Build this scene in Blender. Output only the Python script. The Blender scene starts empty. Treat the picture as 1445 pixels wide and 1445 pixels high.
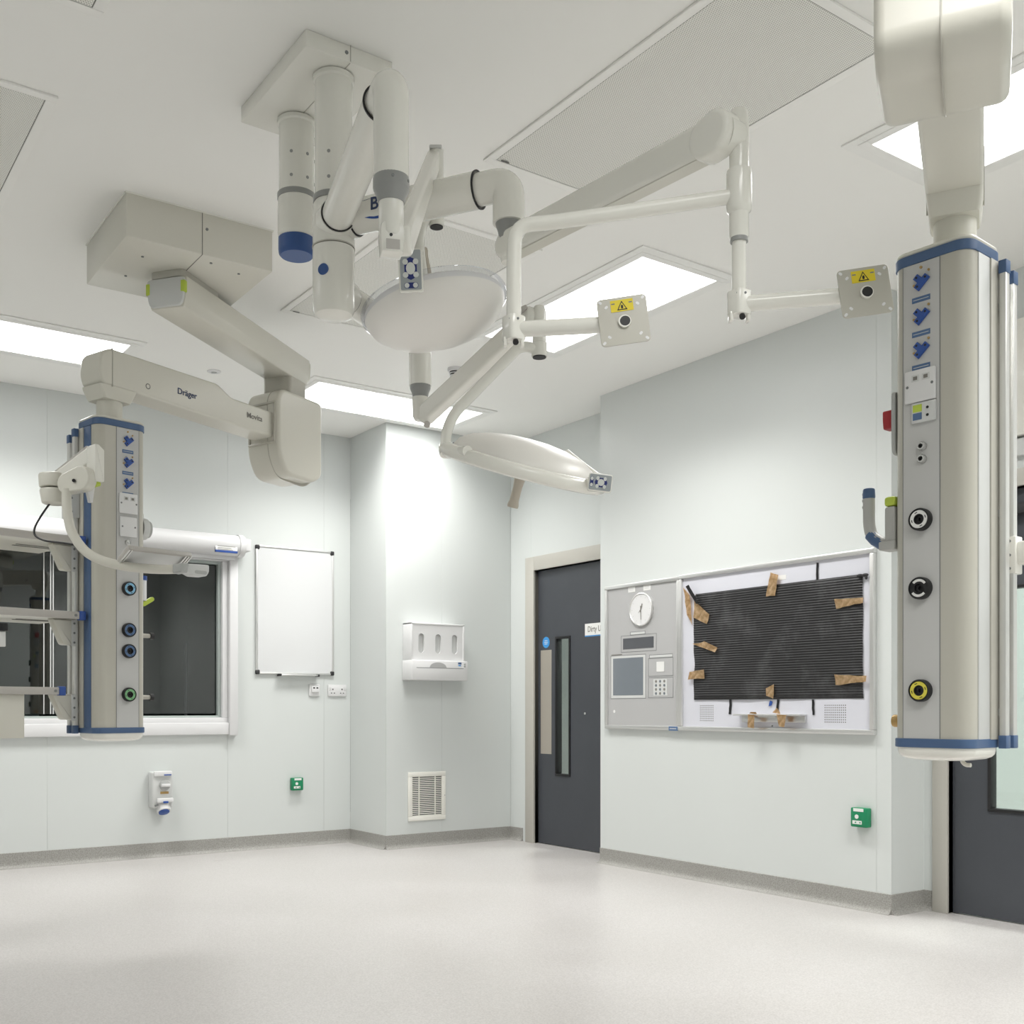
import bpy, bmesh, math, random
from mathutils import Vector, Matrix, noise
random.seed(7)
PI = math.pi
scene = bpy.context.scene
COL = scene.collection

# ------------------------------------------------------------------ camera, world, exposure
YAW = 0.60049                    # camera turned 34.4 degrees clockwise from +Y (the room's long axis)
FPX, CXP, HYP, EYE = 1503.95, 670.0, 1000.0, 1.02
H = 3.095                        # ceiling height
S_, C_ = math.sin(YAW), math.cos(YAW)
cd = bpy.data.cameras.new('camera'); cam = bpy.data.objects.new('camera', cd); COL.objects.link(cam)
cd.sensor_width = 36; cd.sensor_fit = 'HORIZONTAL'; cd.lens = 36 * FPX / 1445
cd.shift_x = (722.5 - CXP) / 1445; cd.shift_y = (HYP - 722.5) / 1445
cam.location = (0, 0, EYE); cam.rotation_euler = (PI / 2, 0, -YAW); cd.clip_start = 0.02
scene.camera = cam
w = bpy.data.worlds.new('world'); scene.world = w; w.use_nodes = True
w.node_tree.nodes['Background'].inputs[0].default_value = (0.8, 0.9, 1, 1)
w.node_tree.nodes['Background'].inputs[1].default_value = 0.15
vs = scene.view_settings
vs.view_transform = 'Standard'; vs.look = 'None'; vs.gamma = 1; vs.use_curve_mapping = False
vs.exposure = 0.27
PANEL_GLOW, PANEL_WATT = 3.0, 24.0   # glow of the diffuser sheets; output of the lamp behind each 0.6 m2 panel

def sv(px, py, d):               # surveyed point of the room: sight line and distance along the camera's axis
    lat = (px - CXP) / FPX * d
    return Vector((d * S_ + lat * C_, d * C_ - lat * S_, EYE - (py - HYP) / FPX * d))
RIGHT = Vector((C_, -S_, 0)); FWD = Vector((S_, C_, 0)); UP = Vector((0, 0, 1))

# ------------------------------------------------------------------ materials
MATS = {}
def mat(name, col, rough=0.5, metal=0.0, coat=0.0, spec=0.5, emit=0.0, trans=0.0, alpha=1.0, ior=1.45):
    m = bpy.data.materials.new(name); m.use_nodes = True
    b = m.node_tree.nodes['Principled BSDF']
    b.inputs['Base Color'].default_value = (*col, 1); b.inputs['Roughness'].default_value = rough
    b.inputs['Metallic'].default_value = metal; b.inputs['Coat Weight'].default_value = coat
    b.inputs['Coat Roughness'].default_value = 0.1
    b.inputs['Specular IOR Level'].default_value = spec; b.inputs['IOR'].default_value = ior
    b.inputs['Transmission Weight'].default_value = trans
    if emit:
        b.inputs['Emission Color'].default_value = (1, 1, 1, 1); b.inputs['Emission Strength'].default_value = emit
    MATS[name] = m
    return m
def nodes(m): return m.node_tree.nodes, m.node_tree.links, m.node_tree.nodes['Principled BSDF']
def speckle(name, c0, c1, c2, rough, scale=220, big=1.2, bump=0.02, roughvar=0.1):
    m = mat(name, c0, rough); N, L, b = nodes(m)
    tc = N.new('ShaderNodeTexCoord')
    n1 = N.new('ShaderNodeTexNoise'); n1.inputs['Scale'].default_value = scale; n1.inputs['Detail'].default_value = 2
    n2 = N.new('ShaderNodeTexVoronoi'); n2.inputs['Scale'].default_value = scale * 0.6
    n3 = N.new('ShaderNodeTexNoise'); n3.inputs['Scale'].default_value = big; n3.inputs['Detail'].default_value = 4
    for n in (n1, n2, n3): L.new(tc.outputs['Object'], n.inputs['Vector'])
    r1 = N.new('ShaderNodeValToRGB'); r1.color_ramp.elements[0].position = 0.38; r1.color_ramp.elements[1].position = 0.62
    r1.color_ramp.elements[0].color = (*c1, 1); r1.color_ramp.elements[1].color = (*c2, 1)
    L.new(n1.outputs['Fac'], r1.inputs['Fac'])
    mx = N.new('ShaderNodeMix'); mx.data_type = 'RGBA'; mx.blend_type = 'MIX'; mx.inputs['Factor'].default_value = 0.5
    mx.inputs[6].default_value = (*c0, 1); L.new(r1.outputs['Color'], mx.inputs[7])
    r3 = N.new('ShaderNodeValToRGB'); r3.color_ramp.elements[0].position = 0.3; r3.color_ramp.elements[1].position = 0.7
    r3.color_ramp.elements[0].color = (0.93, 0.925, 0.915, 1); r3.color_ramp.elements[1].color = (1, 1, 1, 1)
    L.new(n3.outputs['Fac'], r3.inputs['Fac'])
    m2 = N.new('ShaderNodeMix'); m2.data_type = 'RGBA'; m2.blend_type = 'MULTIPLY'; m2.inputs['Factor'].default_value = 1
    L.new(mx.outputs[2], m2.inputs[6]); L.new(r3.outputs['Color'], m2.inputs[7])
    L.new(m2.outputs[2], b.inputs['Base Color'])
    mr = N.new('ShaderNodeMapRange'); mr.inputs[3].default_value = rough - roughvar; mr.inputs[4].default_value = rough + roughvar
    L.new(n3.outputs['Fac'], mr.inputs[0]); L.new(mr.outputs[0], b.inputs['Roughness'])
    bp = N.new('ShaderNodeBump'); bp.inputs['Strength'].default_value = bump; bp.inputs['Distance'].default_value = 0.002
    L.new(n1.outputs['Fac'], bp.inputs['Height']); L.new(bp.outputs[0], b.inputs['Normal'])
    return m
def mottled(name, col, rough, scale=3, amt=0.04, **k):
    m = mat(name, col, rough, **k); N, L, b = nodes(m)
    tc = N.new('ShaderNodeTexCoord'); n = N.new('ShaderNodeTexNoise'); n.inputs['Scale'].default_value = scale; n.inputs['Detail'].default_value = 5
    L.new(tc.outputs['Object'], n.inputs['Vector'])
    r = N.new('ShaderNodeValToRGB'); r.color_ramp.elements[0].position = 0.3; r.color_ramp.elements[1].position = 0.7
    r.color_ramp.elements[0].color = (*[c * (1 - amt) for c in col], 1); r.color_ramp.elements[1].color = (*col, 1)
    L.new(n.outputs['Fac'], r.inputs['Fac']); L.new(r.outputs['Color'], b.inputs['Base Color'])
    return m
def perforated(name, col, hole, pitch=0.0078):
    m = mat(name, col, 0.45); N, L, b = nodes(m)
    tc = N.new('ShaderNodeTexCoord'); sp = N.new('ShaderNodeSeparateXYZ'); L.new(tc.outputs['Object'], sp.inputs[0])
    def mth(op, a, bb=None):
        n = N.new('ShaderNodeMath'); n.operation = op
        for i, v in enumerate((a, bb)):
            if v is None: continue
            if isinstance(v, (int, float)): n.inputs[i].default_value = v
            else: L.new(v, n.inputs[i])
        return n.outputs[0]
    def dots(ox, oy):
        fx = mth('SUBTRACT', mth('FRACT', mth('ADD', mth('DIVIDE', sp.outputs[0], pitch), 100 + ox)), 0.5)
        fy = mth('SUBTRACT', mth('FRACT', mth('ADD', mth('DIVIDE', sp.outputs[1], pitch * 1.732), 100 + oy)), 0.5)
        fy = mth('MULTIPLY', fy, 1.732)
        return mth('LESS_THAN', mth('ADD', mth('MULTIPLY', fx, fx), mth('MULTIPLY', fy, fy)), 0.075)
    f = mth('MAXIMUM', dots(0, 0), dots(0.5, 0.5))
    mx = N.new('ShaderNodeMix'); mx.data_type = 'RGBA'; mx.inputs[6].default_value = (*col, 1); mx.inputs[7].default_value = (*hole, 1)
    L.new(f, mx.inputs['Factor']); L.new(mx.outputs[2], b.inputs['Base Color'])
    return m

mottled('wall', (0.665, 0.693, 0.680), 0.30, 1.5, 0.015)
mottled('wall_back', (0.45, 0.47, 0.46), 0.5)
mottled('ceiling', (0.93, 0.925, 0.895), 0.6, 1.0, 0.015)
speckle('floor', (0.52, 0.503, 0.492), (0.412, 0.398, 0.387), (0.60, 0.583, 0.572), 0.33, 170, 1.3)
N, L, b = nodes(MATS['floor'])
tc = N.new('ShaderNodeTexCoord'); mp = N.new('ShaderNodeMapping'); mp.inputs['Rotation'].default_value = (0, 0, .5); mp.inputs['Scale'].default_value = (1.6, 16, 1)
ns = N.new('ShaderNodeTexNoise'); ns.inputs['Scale'].default_value = 1.6; ns.inputs['Detail'].default_value = 3
L.new(tc.outputs['Object'], mp.inputs[0]); L.new(mp.outputs[0], ns.inputs['Vector'])
rs = N.new('ShaderNodeValToRGB'); rs.color_ramp.elements[0].position = .74; rs.color_ramp.elements[1].position = .78
rs.color_ramp.elements[0].color = (1, 1, 1, 1); rs.color_ramp.elements[1].color = (.72, .70, .69, 1); L.new(ns.outputs['Fac'], rs.inputs['Fac'])
ms = N.new('ShaderNodeMix'); ms.data_type = 'RGBA'; ms.blend_type = 'MULTIPLY'; ms.inputs['Factor'].default_value = 1
src = b.inputs['Base Color'].links[0].from_socket; L.new(src, ms.inputs[6]); L.new(rs.outputs['Color'], ms.inputs[7]); L.new(ms.outputs[2], b.inputs['Base Color'])
speckle('skirting', (0.35, 0.345, 0.322), (0.21, 0.205, 0.19), (0.46, 0.45, 0.43), 0.5, 170, 2)
mat('trim_white', (0.73, 0.73, 0.735), 0.35)
mat('light_trim', (0.90, 0.90, 0.875), 0.5)
mat('diffuser', (0.9, 0.9, 0.9), 0.5, emit=PANEL_GLOW)
perforated('perforated', (0.86, 0.855, 0.81), (0.42, 0.42, 0.38))
mat('dark_line', (0.16, 0.16, 0.15), 0.6)
mat('cream', (0.67, 0.655, 0.585), 0.30, coat=0.15)
mat('cream_dark', (0.50, 0.485, 0.43), 0.35)
mat('cream_light', (0.84, 0.83, 0.77), 0.25, coat=0.3)
mat('column_cream', (0.50, 0.485, 0.425), 0.30, coat=0.1)
mat('column_panel', (0.55, 0.55, 0.54), 0.4)
mat('grey_plastic', (0.42, 0.43, 0.42), 0.4)
mat('grey_light', (0.62, 0.63, 0.62), 0.4)
mat('grey_dark', (0.20, 0.21, 0.21), 0.45)
mat('collar_grey', (0.32, 0.325, 0.315), 0.35)
mat('blue_trim', (0.07, 0.125, 0.24), 0.4)
mat('blue', (0.03, 0.085, 0.33), 0.35)
mat('blue_cap', (0.035, 0.09, 0.27), 0.35)
mat('light_blue', (0.30, 0.55, 0.75), 0.4)
mat('ring_blue', (0.25, 0.50, 0.70), 0.4)
mat('ring_slate', (0.09, 0.16, 0.30), 0.4)
mat('ring_green', (0.20, 0.45, 0.22), 0.4)
mat('ring_yellow', (0.70, 0.62, 0.08), 0.4)
mat('ring_white', (0.78, 0.78, 0.76), 0.4)
mat('black', (0.012, 0.012, 0.013), 0.4)
mat('black_soft', (0.03, 0.03, 0.032), 0.6)
mat('lime', (0.50, 0.62, 0.08), 0.4)
mat('red', (0.35, 0.02, 0.025), 0.4)
mat('yellow', (0.75, 0.60, 0.03), 0.5)
mat('green', (0.01, 0.23, 0.10), 0.4)
mat('white_plastic', (0.74, 0.74, 0.74), 0.3)
mat('white_soft', (0.80, 0.81, 0.82), 0.5)
mat('label', (0.78, 0.78, 0.76), 0.5)
mat('aluminium', (0.72, 0.72, 0.71), 0.35, metal=0.85)
mat('steel', (0.62, 0.62, 0.61), 0.3, metal=0.95)
mat('rail_metal', (0.70, 0.70, 0.68), 0.35, metal=0.6)
mat('brass', (0.45, 0.30, 0.12), 0.4, metal=0.6)
mat('frame_green', (0.42, 0.47, 0.45), 0.4)
mat('pewter', (0.48, 0.46, 0.43), 0.4)
mat('whiteboard', (0.70, 0.71, 0.715), 0.15, coat=0.5)
mottled('door_slate', (0.062, 0.067, 0.078), 0.38, 4, 0.08)
mat('door_frame', (0.50, 0.485, 0.44), 0.4)
mat('push_plate', (0.50, 0.46, 0.40), 0.35, metal=0.5)
mat('panel_grey', (0.45, 0.45, 0.45), 0.35)
mat('screen', (0.20, 0.225, 0.25), 0.15, coat=0.5)
mat('screen_dark', (0.11, 0.115, 0.125), 0.2, coat=0.4)
mat('board_white', (0.64, 0.645, 0.70), 0.25)
mat('hook_grey', (0.45, 0.45, 0.43), 0.4)
mat('kraft_core', (0.40, 0.25, 0.11), 0.6)
m = mat('kraft_tape', (0.50, 0.32, 0.15), 0.45); N, L, b = nodes(m)
tc = N.new('ShaderNodeTexCoord'); n = N.new('ShaderNodeTexNoise'); n.inputs['Scale'].default_value = 45; n.inputs['Detail'].default_value = 6
L.new(tc.outputs['Object'], n.inputs['Vector'])
r = N.new('ShaderNodeValToRGB'); r.color_ramp.elements[0].color = (0.44, 0.27, 0.12, 1); r.color_ramp.elements[1].color = (0.76, 0.56, 0.34, 1)
r.color_ramp.elements[0].position = 0.3; r.color_ramp.elements[1].position = 0.7
L.new(n.outputs['Fac'], r.inputs['Fac']); L.new(r.outputs['Color'], b.inputs['Base Color'])
m = mat('black_sheet', (0.016, 0.016, 0.017), 0.48); N, L, b = nodes(m)
tc = N.new('ShaderNodeTexCoord'); n = N.new('ShaderNodeTexNoise'); n.inputs['Scale'].default_value = 5; n.inputs['Detail'].default_value = 8
n.inputs['Roughness'].default_value = 0.7; L.new(tc.outputs['Object'], n.inputs['Vector'])
r = N.new('ShaderNodeValToRGB'); r.color_ramp.elements[0].color = (0.012, 0.012, 0.013, 1); r.color_ramp.elements[1].color = (0.07, 0.07, 0.073, 1)
r.color_ramp.elements[0].position = 0.5; r.color_ramp.elements[1].position = 0.82
L.new(n.outputs['Fac'], r.inputs['Fac']); L.new(r.outputs['Color'], b.inputs['Base Color'])
# window glass: thin sheet, see-through with a Fresnel mirror and a faint tint
def thin_glass(name, tint, ior=1.5):
    m = bpy.data.materials.new(name); m.use_nodes = True; N, L = m.node_tree.nodes, m.node_tree.links
    N.remove(N['Principled BSDF']); out = N['Material Output']
    t = N.new('ShaderNodeBsdfTransparent'); t.inputs[0].default_value = (*tint, 1)
    g = N.new('ShaderNodeBsdfGlossy'); g.inputs['Roughness'].default_value = 0.0
    lw = N.new('ShaderNodeLayerWeight'); lw.inputs[0].default_value = 0.5      # Schlick reflectance from the facing angle
    pw = N.new('ShaderNodeMath'); pw.operation = 'POWER'; pw.inputs[1].default_value = 5; L.new(lw.outputs['Facing'], pw.inputs[0])
    fr = N.new('ShaderNodeMath'); fr.operation = 'MULTIPLY_ADD'; f0 = ((ior - 1) / (ior + 1)) ** 2
    fr.inputs[1].default_value = 1 - f0; fr.inputs[2].default_value = f0; L.new(pw.outputs[0], fr.inputs[0])
    mx = N.new('ShaderNodeMixShader'); L.new(fr.outputs[0], mx.inputs[0]); L.new(t.outputs[0], mx.inputs[1]); L.new(g.outputs[0], mx.inputs[2])
    L.new(mx.outputs[0], out.inputs['Surface']); MATS[name] = m
thin_glass('glass', (0.42, 0.46, 0.45), 1.9)
thin_glass('door_glass', (0.94, 0.97, 0.96), 1.5)
thin_glass('clear_plastic', (0.90, 0.91, 0.94), 1.2)
mat('lamp_lens', (0.80, 0.80, 0.76), 0.18, coat=0.4)
mat('lamp_body', (0.86, 0.84, 0.80), 0.35)
mat('beige_handle', (0.56, 0.51, 0.43), 0.45)
mat('keypad_grey', (0.38, 0.41, 0.43), 0.35)
mat('key_white', (0.72, 0.74, 0.72), 0.4)
mat('key_navy', (0.02, 0.03, 0.17), 0.4)
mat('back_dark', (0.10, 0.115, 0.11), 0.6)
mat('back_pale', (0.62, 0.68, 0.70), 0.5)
mat('back_floor', (0.25, 0.25, 0.24), 0.5)
mat('corridor', (0.74, 0.80, 0.77), 0.5)
mat('text_navy', (0.03, 0.05, 0.12), 0.4)
mat('text_grey', (0.22, 0.21, 0.19), 0.5)
mat('text_black', (0.015, 0.015, 0.015), 0.5)

# ------------------------------------------------------------------ mesh helpers
I4 = Matrix.Identity(4)
class G:
    """collects shapes, then build() links them as one mesh object"""
    def __init__(s): s.bm = bmesh.new(); s.wn = False
    def add(s, b, M=None, smooth=False):
        if M is not None: bmesh.ops.transform(b, matrix=M, verts=b.verts)
        for f in b.faces: f.smooth = smooth
        me = bpy.data.meshes.new('tmp'); b.to_mesh(me); b.free(); s.bm.from_mesh(me); bpy.data.meshes.remove(me)
        return s
    def box(s, lo, hi, M=None, bev=0.0, seg=2):
        b = bmesh.new(); bmesh.ops.create_cube(b, size=1)
        lo, hi = [min(a, c) for a, c in zip(lo, hi)], [max(a, c) for a, c in zip(lo, hi)]
        for v in b.verts: v.co = Vector([l + (h - l) * (c + 0.5) for l, h, c in zip(lo, hi, v.co)])
        if bev > 0:
            bev = min(bev, 0.49 * min(h - l for l, h in zip(lo, hi)))
            bmesh.ops.bevel(b, geom=b.edges[:], offset=bev, segments=seg, affect='EDGES', profile=0.5)
        return s.add(b, M)
    def prism(s, poly, z0, z1, M=None, bev=0.0, seg=2, smooth=False):
        b = bmesh.new()
        lo = [b.verts.new((x, y, z0)) for x, y in poly]; hi = [b.verts.new((x, y, z1)) for x, y in poly]
        n = len(poly)
        fb = b.faces.new(lo[::-1]); ft = b.faces.new(hi)
        for i in range(n): b.faces.new((lo[i], lo[(i + 1) % n], hi[(i + 1) % n], hi[i]))
        bmesh.ops.recalc_face_normals(b, faces=b.faces[:])
        if bev > 0:
            es = [e for e in b.edges if (fb in e.link_faces) or (ft in e.link_faces)]
            bmesh.ops.bevel(b, geom=es, offset=bev, segments=seg, affect='EDGES', profile=0.5)
        if smooth: s.wn = True
        return s.add(b, M, smooth)
    def loft(s, polys, zs, M=None, smooth=False):
        b = bmesh.new(); R = [[b.verts.new((x, y, z)) for x, y in p] for p, z in zip(polys, zs)]; n = len(polys[0])
        for A, B in zip(R[:-1], R[1:]):
            for k in range(n): b.faces.new((A[k], A[(k + 1) % n], B[(k + 1) % n], B[k]))
        b.faces.new(R[0]); b.faces.new(R[-1]); bmesh.ops.recalc_face_normals(b, faces=b.faces[:])
        if smooth: s.wn = True
        return s.add(b, M, smooth)
    def lathe(s, prof, M=None, seg=32, smooth=True):
        b = bmesh.new(); rings = []
        for r, z in prof:
            if r < 1e-6: rings.append([b.verts.new((0, 0, z))])
            else: rings.append([b.verts.new((r * math.cos(2 * PI * k / seg), r * math.sin(2 * PI * k / seg), z)) for k in range(seg)])
        for A, B in zip(rings[:-1], rings[1:]):
            for k in range(seg):
                k2 = (k + 1) % seg
                if len(A) == 1 and len(B) == 1: continue
                if len(A) == 1: b.faces.new((A[0], B[k], B[k2]))
                elif len(B) == 1: b.faces.new((A[k], A[k2], B[0]))
                else: b.faces.new((A[k], A[k2], B[k2], B[k]))
        bmesh.ops.recalc_face_normals(b, faces=b.faces[:])
        return s.add(b, M, smooth)
    def cyl(s, p0, p1, r0, r1=None, seg=28, bev=0.0):
        p0, p1 = Vector(p0), Vector(p1); r1 = r0 if r1 is None else r1; L = (p1 - p0).length
        if bev: pr = [(0, 0), (r0 - bev, 0), (r0 - bev * 0.3, bev * 0.3), (r0, bev), (r1, L - bev), (r1 - bev * 0.3, L - bev * 0.3), (r1 - bev, L), (0, L)]
        else: pr = [(0, 0), (r0, 0), (r1, L), (0, L)]
        return s.lathe(pr, Matrix.Translation(p0) @ (p1 - p0).to_track_quat('Z', 'Y').to_matrix().to_4x4(), seg)
    def tube(s, pts, r, seg=20, fillet=None, n=8, caps=True):
        pts = [Vector(p) for p in pts]
        if fillet:
            out = [pts[0]]
            for a, p, c in zip(pts[:-2], pts[1:-1], pts[2:]):
                u, v = (a - p), (c - p); f = min(fillet, u.length * 0.48, v.length * 0.48)
                A, B = p + u.normalized() * f, p + v.normalized() * f
                for k in range(n + 1):
                    t = k / n; out.append(A * (1 - t) ** 2 + p * 2 * t * (1 - t) + B * t * t)
            out.append(pts[-1]); pts = out
        rr = r if isinstance(r, (list, tuple)) else [r] * len(pts)
        b = bmesh.new(); rings = []; T = (pts[1] - pts[0]).normalized()
        nrm = T.orthogonal().normalized()
        for i, p in enumerate(pts):
            t = ((pts[min(i + 1, len(pts) - 1)] - pts[max(i - 1, 0)])).normalized()
            nrm = (nrm - t * nrm.dot(t)).normalized(); bi = t.cross(nrm)
            rings.append([b.verts.new(p + (nrm * math.cos(2 * PI * k / seg) + bi * math.sin(2 * PI * k / seg)) * rr[i]) for k in range(seg)])
        for A, B in zip(rings[:-1], rings[1:]):
            for k in range(seg): b.faces.new((A[k], A[(k + 1) % seg], B[(k + 1) % seg], B[k]))
        if caps: b.faces.new(rings[0][::-1]); b.faces.new(rings[-1])
        bmesh.ops.recalc_face_normals(b, faces=b.faces[:])
        return s.add(b, None, True)
    def sphere(s, c, r, M=None, seg=20):
        b = bmesh.new(); bmesh.ops.create_uvsphere(b, u_segments=seg, v_segments=seg // 2, radius=1)
        r = r if isinstance(r, (list, tuple)) else (r, r, r)
        for v in b.verts: v.co = Vector((v.co.x * r[0], v.co.y * r[1], v.co.z * r[2])) + Vector(c)
        return s.add(b, M, True)
    def stadium(s, p0, p1, r0, r1, width, bev=0.01, n=10):
        """flat tapered arm with round ends, standing on edge between two points"""
        p0, p1 = Vector(p0), Vector(p1); d = p1 - p0; L = d.length; X = d.normalized()
        Z = X.cross(UP).normalized(); Y = Z.cross(X)
        poly = [(-r0 * math.sin(PI * k / n) , r0 * math.cos(PI * k / n)) for k in range(n + 1)]
        poly += [(L + r1 * math.sin(PI * k / n), -r1 * math.cos(PI * k / n)) for k in range(n + 1)]
        M = Matrix((X, Y, Z)).transposed().to_4x4(); M.translation = p0
        return s.prism(poly, -width / 2, width / 2, M, bev, 3, smooth=True)
    def grid(s, fn, nu, nv, smooth=True, thick=0.0):
        b = bmesh.new(); V = [[b.verts.new(fn(i / nu, j / nv)) for j in range(nv + 1)] for i in range(nu + 1)]
        for i in range(nu):
            for j in range(nv): b.faces.new((V[i][j], V[i + 1][j], V[i + 1][j + 1], V[i][j + 1]))
        if thick: bmesh.ops.solidify(b, geom=b.faces[:], thickness=thick)
        return s.add(b, None, smooth)
    def build(s, name, m, parent=None, ang=38):
        me = bpy.data.meshes.new(name); s.bm.to_mesh(me); s.bm.free()
        me.materials.append(MATS[m]); me.set_sharp_from_angle(angle=math.radians(ang))
        o = bpy.data.objects.new(name, me); COL.objects.link(o)
        if s.wn:
            wn = o.modifiers.new('weighted', 'WEIGHTED_NORMAL'); wn.keep_sharp = True
        if parent is not None:
            o.parent = parent; p = parent; off = Vector((0, 0, 0))
            while p is not None: off += Vector(p.location); p = p.parent
            me.transform(Matrix.Translation(-off))
        else:
            c = sum((v.co for v in me.vertices), Vector()) / max(1, len(me.vertices))
            me.transform(Matrix.Translation(-c)); o.location = c
        return o
def thing(name, label, cat, loc, group=None):
    o = bpy.data.objects.new(name, None); COL.objects.link(o); o.location = loc; o.empty_display_size = 0.05
    return tag(o, label, cat, group)
def tag(o, label, cat, group=None):
    o['label'] = label; o['category'] = cat
    if group: o['group'] = group
    return o
def struct(name, loc=(0, 0, 0), label=None):
    o = bpy.data.objects.new(name, None); COL.objects.link(o); o.location = loc; o.empty_display_size = 0.05
    o['kind'] = 'structure'
    if label: o['label'] = label; o['category'] = name.split('_')[0]
    return o
def plabel(o, s): o['label'] = s; return o
def frame(o, x, up=(0, 0, 1)):     # local u (right as seen), v (up), w (out of the surface)
    X = Vector(x).normalized(); Y = Vector(up).normalized(); Z = X.cross(Y).normalized(); Y = Z.cross(X)
    M = Matrix((X, Y, Z)).transposed().to_4x4(); M.translation = Vector(o); return M
def rrect(w, h, r, n=6, cx=0, cy=0):
    p = []
    for sx, sy, a0 in ((1, -1, -PI / 2), (1, 1, 0), (-1, 1, PI / 2), (-1, -1, PI)):
        for k in range(n + 1):
            a = a0 + PI / 2 * k / n
            p.append((cx + sx * (w / 2 - r) + r * math.cos(a), cy + sy * (h / 2 - r) + r * math.sin(a)))
    return p
def oval(w, h, cx=0, cy=0, n=8): return rrect(w, h, min(w, h) * 0.499, n, cx, cy)
def disc(rx, ry=None, cx=0, cy=0, n=20):
    ry = ry or rx; return [(cx + rx * math.cos(2 * PI * k / n), cy + ry * math.sin(2 * PI * k / n)) for k in range(n)]
def text(name, s, size, M, m, parent, depth=0.0006, ax='CENTER', sx=1.0):
    cu = bpy.data.curves.new('t', 'FONT'); cu.body = s; cu.size = size; cu.align_x = ax; cu.align_y = 'CENTER'; cu.extrude = depth
    cu.resolution_u = 3; cu.offset = size * .012
    o = bpy.data.objects.new('t', cu); COL.objects.link(o)
    dg = bpy.context.evaluated_depsgraph_get(); me = bpy.data.meshes.new_from_object(o.evaluated_get(dg))
    bpy.data.objects.remove(o); bpy.data.curves.remove(cu)
    me.transform(Matrix.Diagonal((sx, 1, 1, 1))); me.transform(M)
    g = G(); g.bm.from_mesh(me); bpy.data.meshes.remove(me)
    return g.build(name, m, parent)
def ringbox(g, u0, u1, v0, v1, t, w0, w1, M, bev=0.0):
    """rectangular frame of four bars"""
    g.box((u0, v0, w0), (u1, v0 + t, w1), M, bev); g.box((u0, v1 - t, w0), (u1, v1, w1), M, bev)
    g.box((u0, v0 + t, w0), (u0 + t, v1 - t, w1), M, bev); g.box((u1 - t, v0 + t, w0), (u1, v1 - t, w1), M, bev)

# ------------------------------------------------------------------ the room
XW, XE, XD, YS, YN, YP, XP = -1.5, 4.68, 4.95, -0.6, 7.28, 6.73, 3.83
Y0, Y1 = 5.36, 3.185             # ends of the east wall panel that stands proud of the two doors
D1a, D1b = 6.41, 5.50            # door 1 leaf, north and south edge
D2a, D2b = 3.043, 2.09           # door 2 leaf
DH = 2.066
WX0, WX1, WZ0, WZ1 = 0.45, 2.845, 0.915, 2.11   # window opening
o = G().box((XW - .2, YS - .2, -.1), (XD + 1.8, YN + 2.6, 0)).build('floor', 'floor'); o['kind'] = 'structure'
o = G().box((XW - .2, YS - .2, H), (XD + 1.8, YN + 2.6, H + .1)).build('ceiling', 'ceiling'); o['kind'] = 'structure'
def wall(name, M, L, panels, back=0.1):
    """wall in a local frame (u along, v up, w out): a core set back 3 mm with cladding panels on it"""
    root = struct(name, M.translation)
    for (u0, u1, v0, v1) in panels:
        G().box((u0 + .0002, v0, -back), (u1 - .0002, v1, 0), M, 0.0007, 1).build('panel', 'wall', root)
    return root
MN = frame((0, YN, 0), (1, 0, 0))
wall('wall_north', MN, 0, [(XW, -.75, 0, H), (-.75, WX0, 0, H), (WX0, 1.62, 0, WZ0), (1.62, WX1, 0, WZ0), (WX0, 1.62, WZ1, H), (1.62, WX1, WZ1, H),
                           (WX1, 3.605, 0, H), (3.605, XP, 0, H)])
wall('wall_pier_side', frame((XP, YN, 0), (0, -1, 0)), 0, [(0, YN - YP, 0, H)])
wall('wall_pier', frame((XP, YP, 0), (1, 0, 0)), 0, [(0, .48, 0, H), (.48, XD - XP, 0, H)])
ME = frame((XD, 0, 0), (0, -1, 0))
wall('wall_door_north', ME, 0, [(-YP, -D1a - .06, 0, H), (-D1a - .06, -D1b + .06, DH + .03, H), (-D1b + .06, -Y0, 0, H)])
wall('wall_east_return_north', frame((XD, Y0, 0), (-1, 0, 0)), 0, [(0, XD - XE, 0, H)])
wall('wall_east', frame((XE, 0, 0), (0, -1, 0)), 0, [(-Y0, -5.262, 0, H), (-5.262, -3.27, 0, H), (-3.27, -Y1, 0, H)], 0.08)
wall('wall_east_return_south', frame((XE, Y1, 0), (1, 0, 0)), 0, [(0, XD - XE, 0, H)], 0.08)
wall('wall_door_south', ME, 0, [(-Y1, -D2a - .045, 0, H), (-D2a - .045, -D2b + .045, DH + .03, H), (-D2b + .045, -YS, 0, H)])
wall('wall_south', frame((XD, YS, 0), (-1, 0, 0)), 0, [(0, 2.1, 0, H), (2.1, 4.3, 0, H), (4.3, XD - XW, 0, H)])
wall('wall_west', frame((XW, YS, 0), (0, 1, 0)), 0, [(0, 2, 0, H), (2, 4, 0, H), (4, 6, 0, H), (6, YN - YS, 0, H)])
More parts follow.
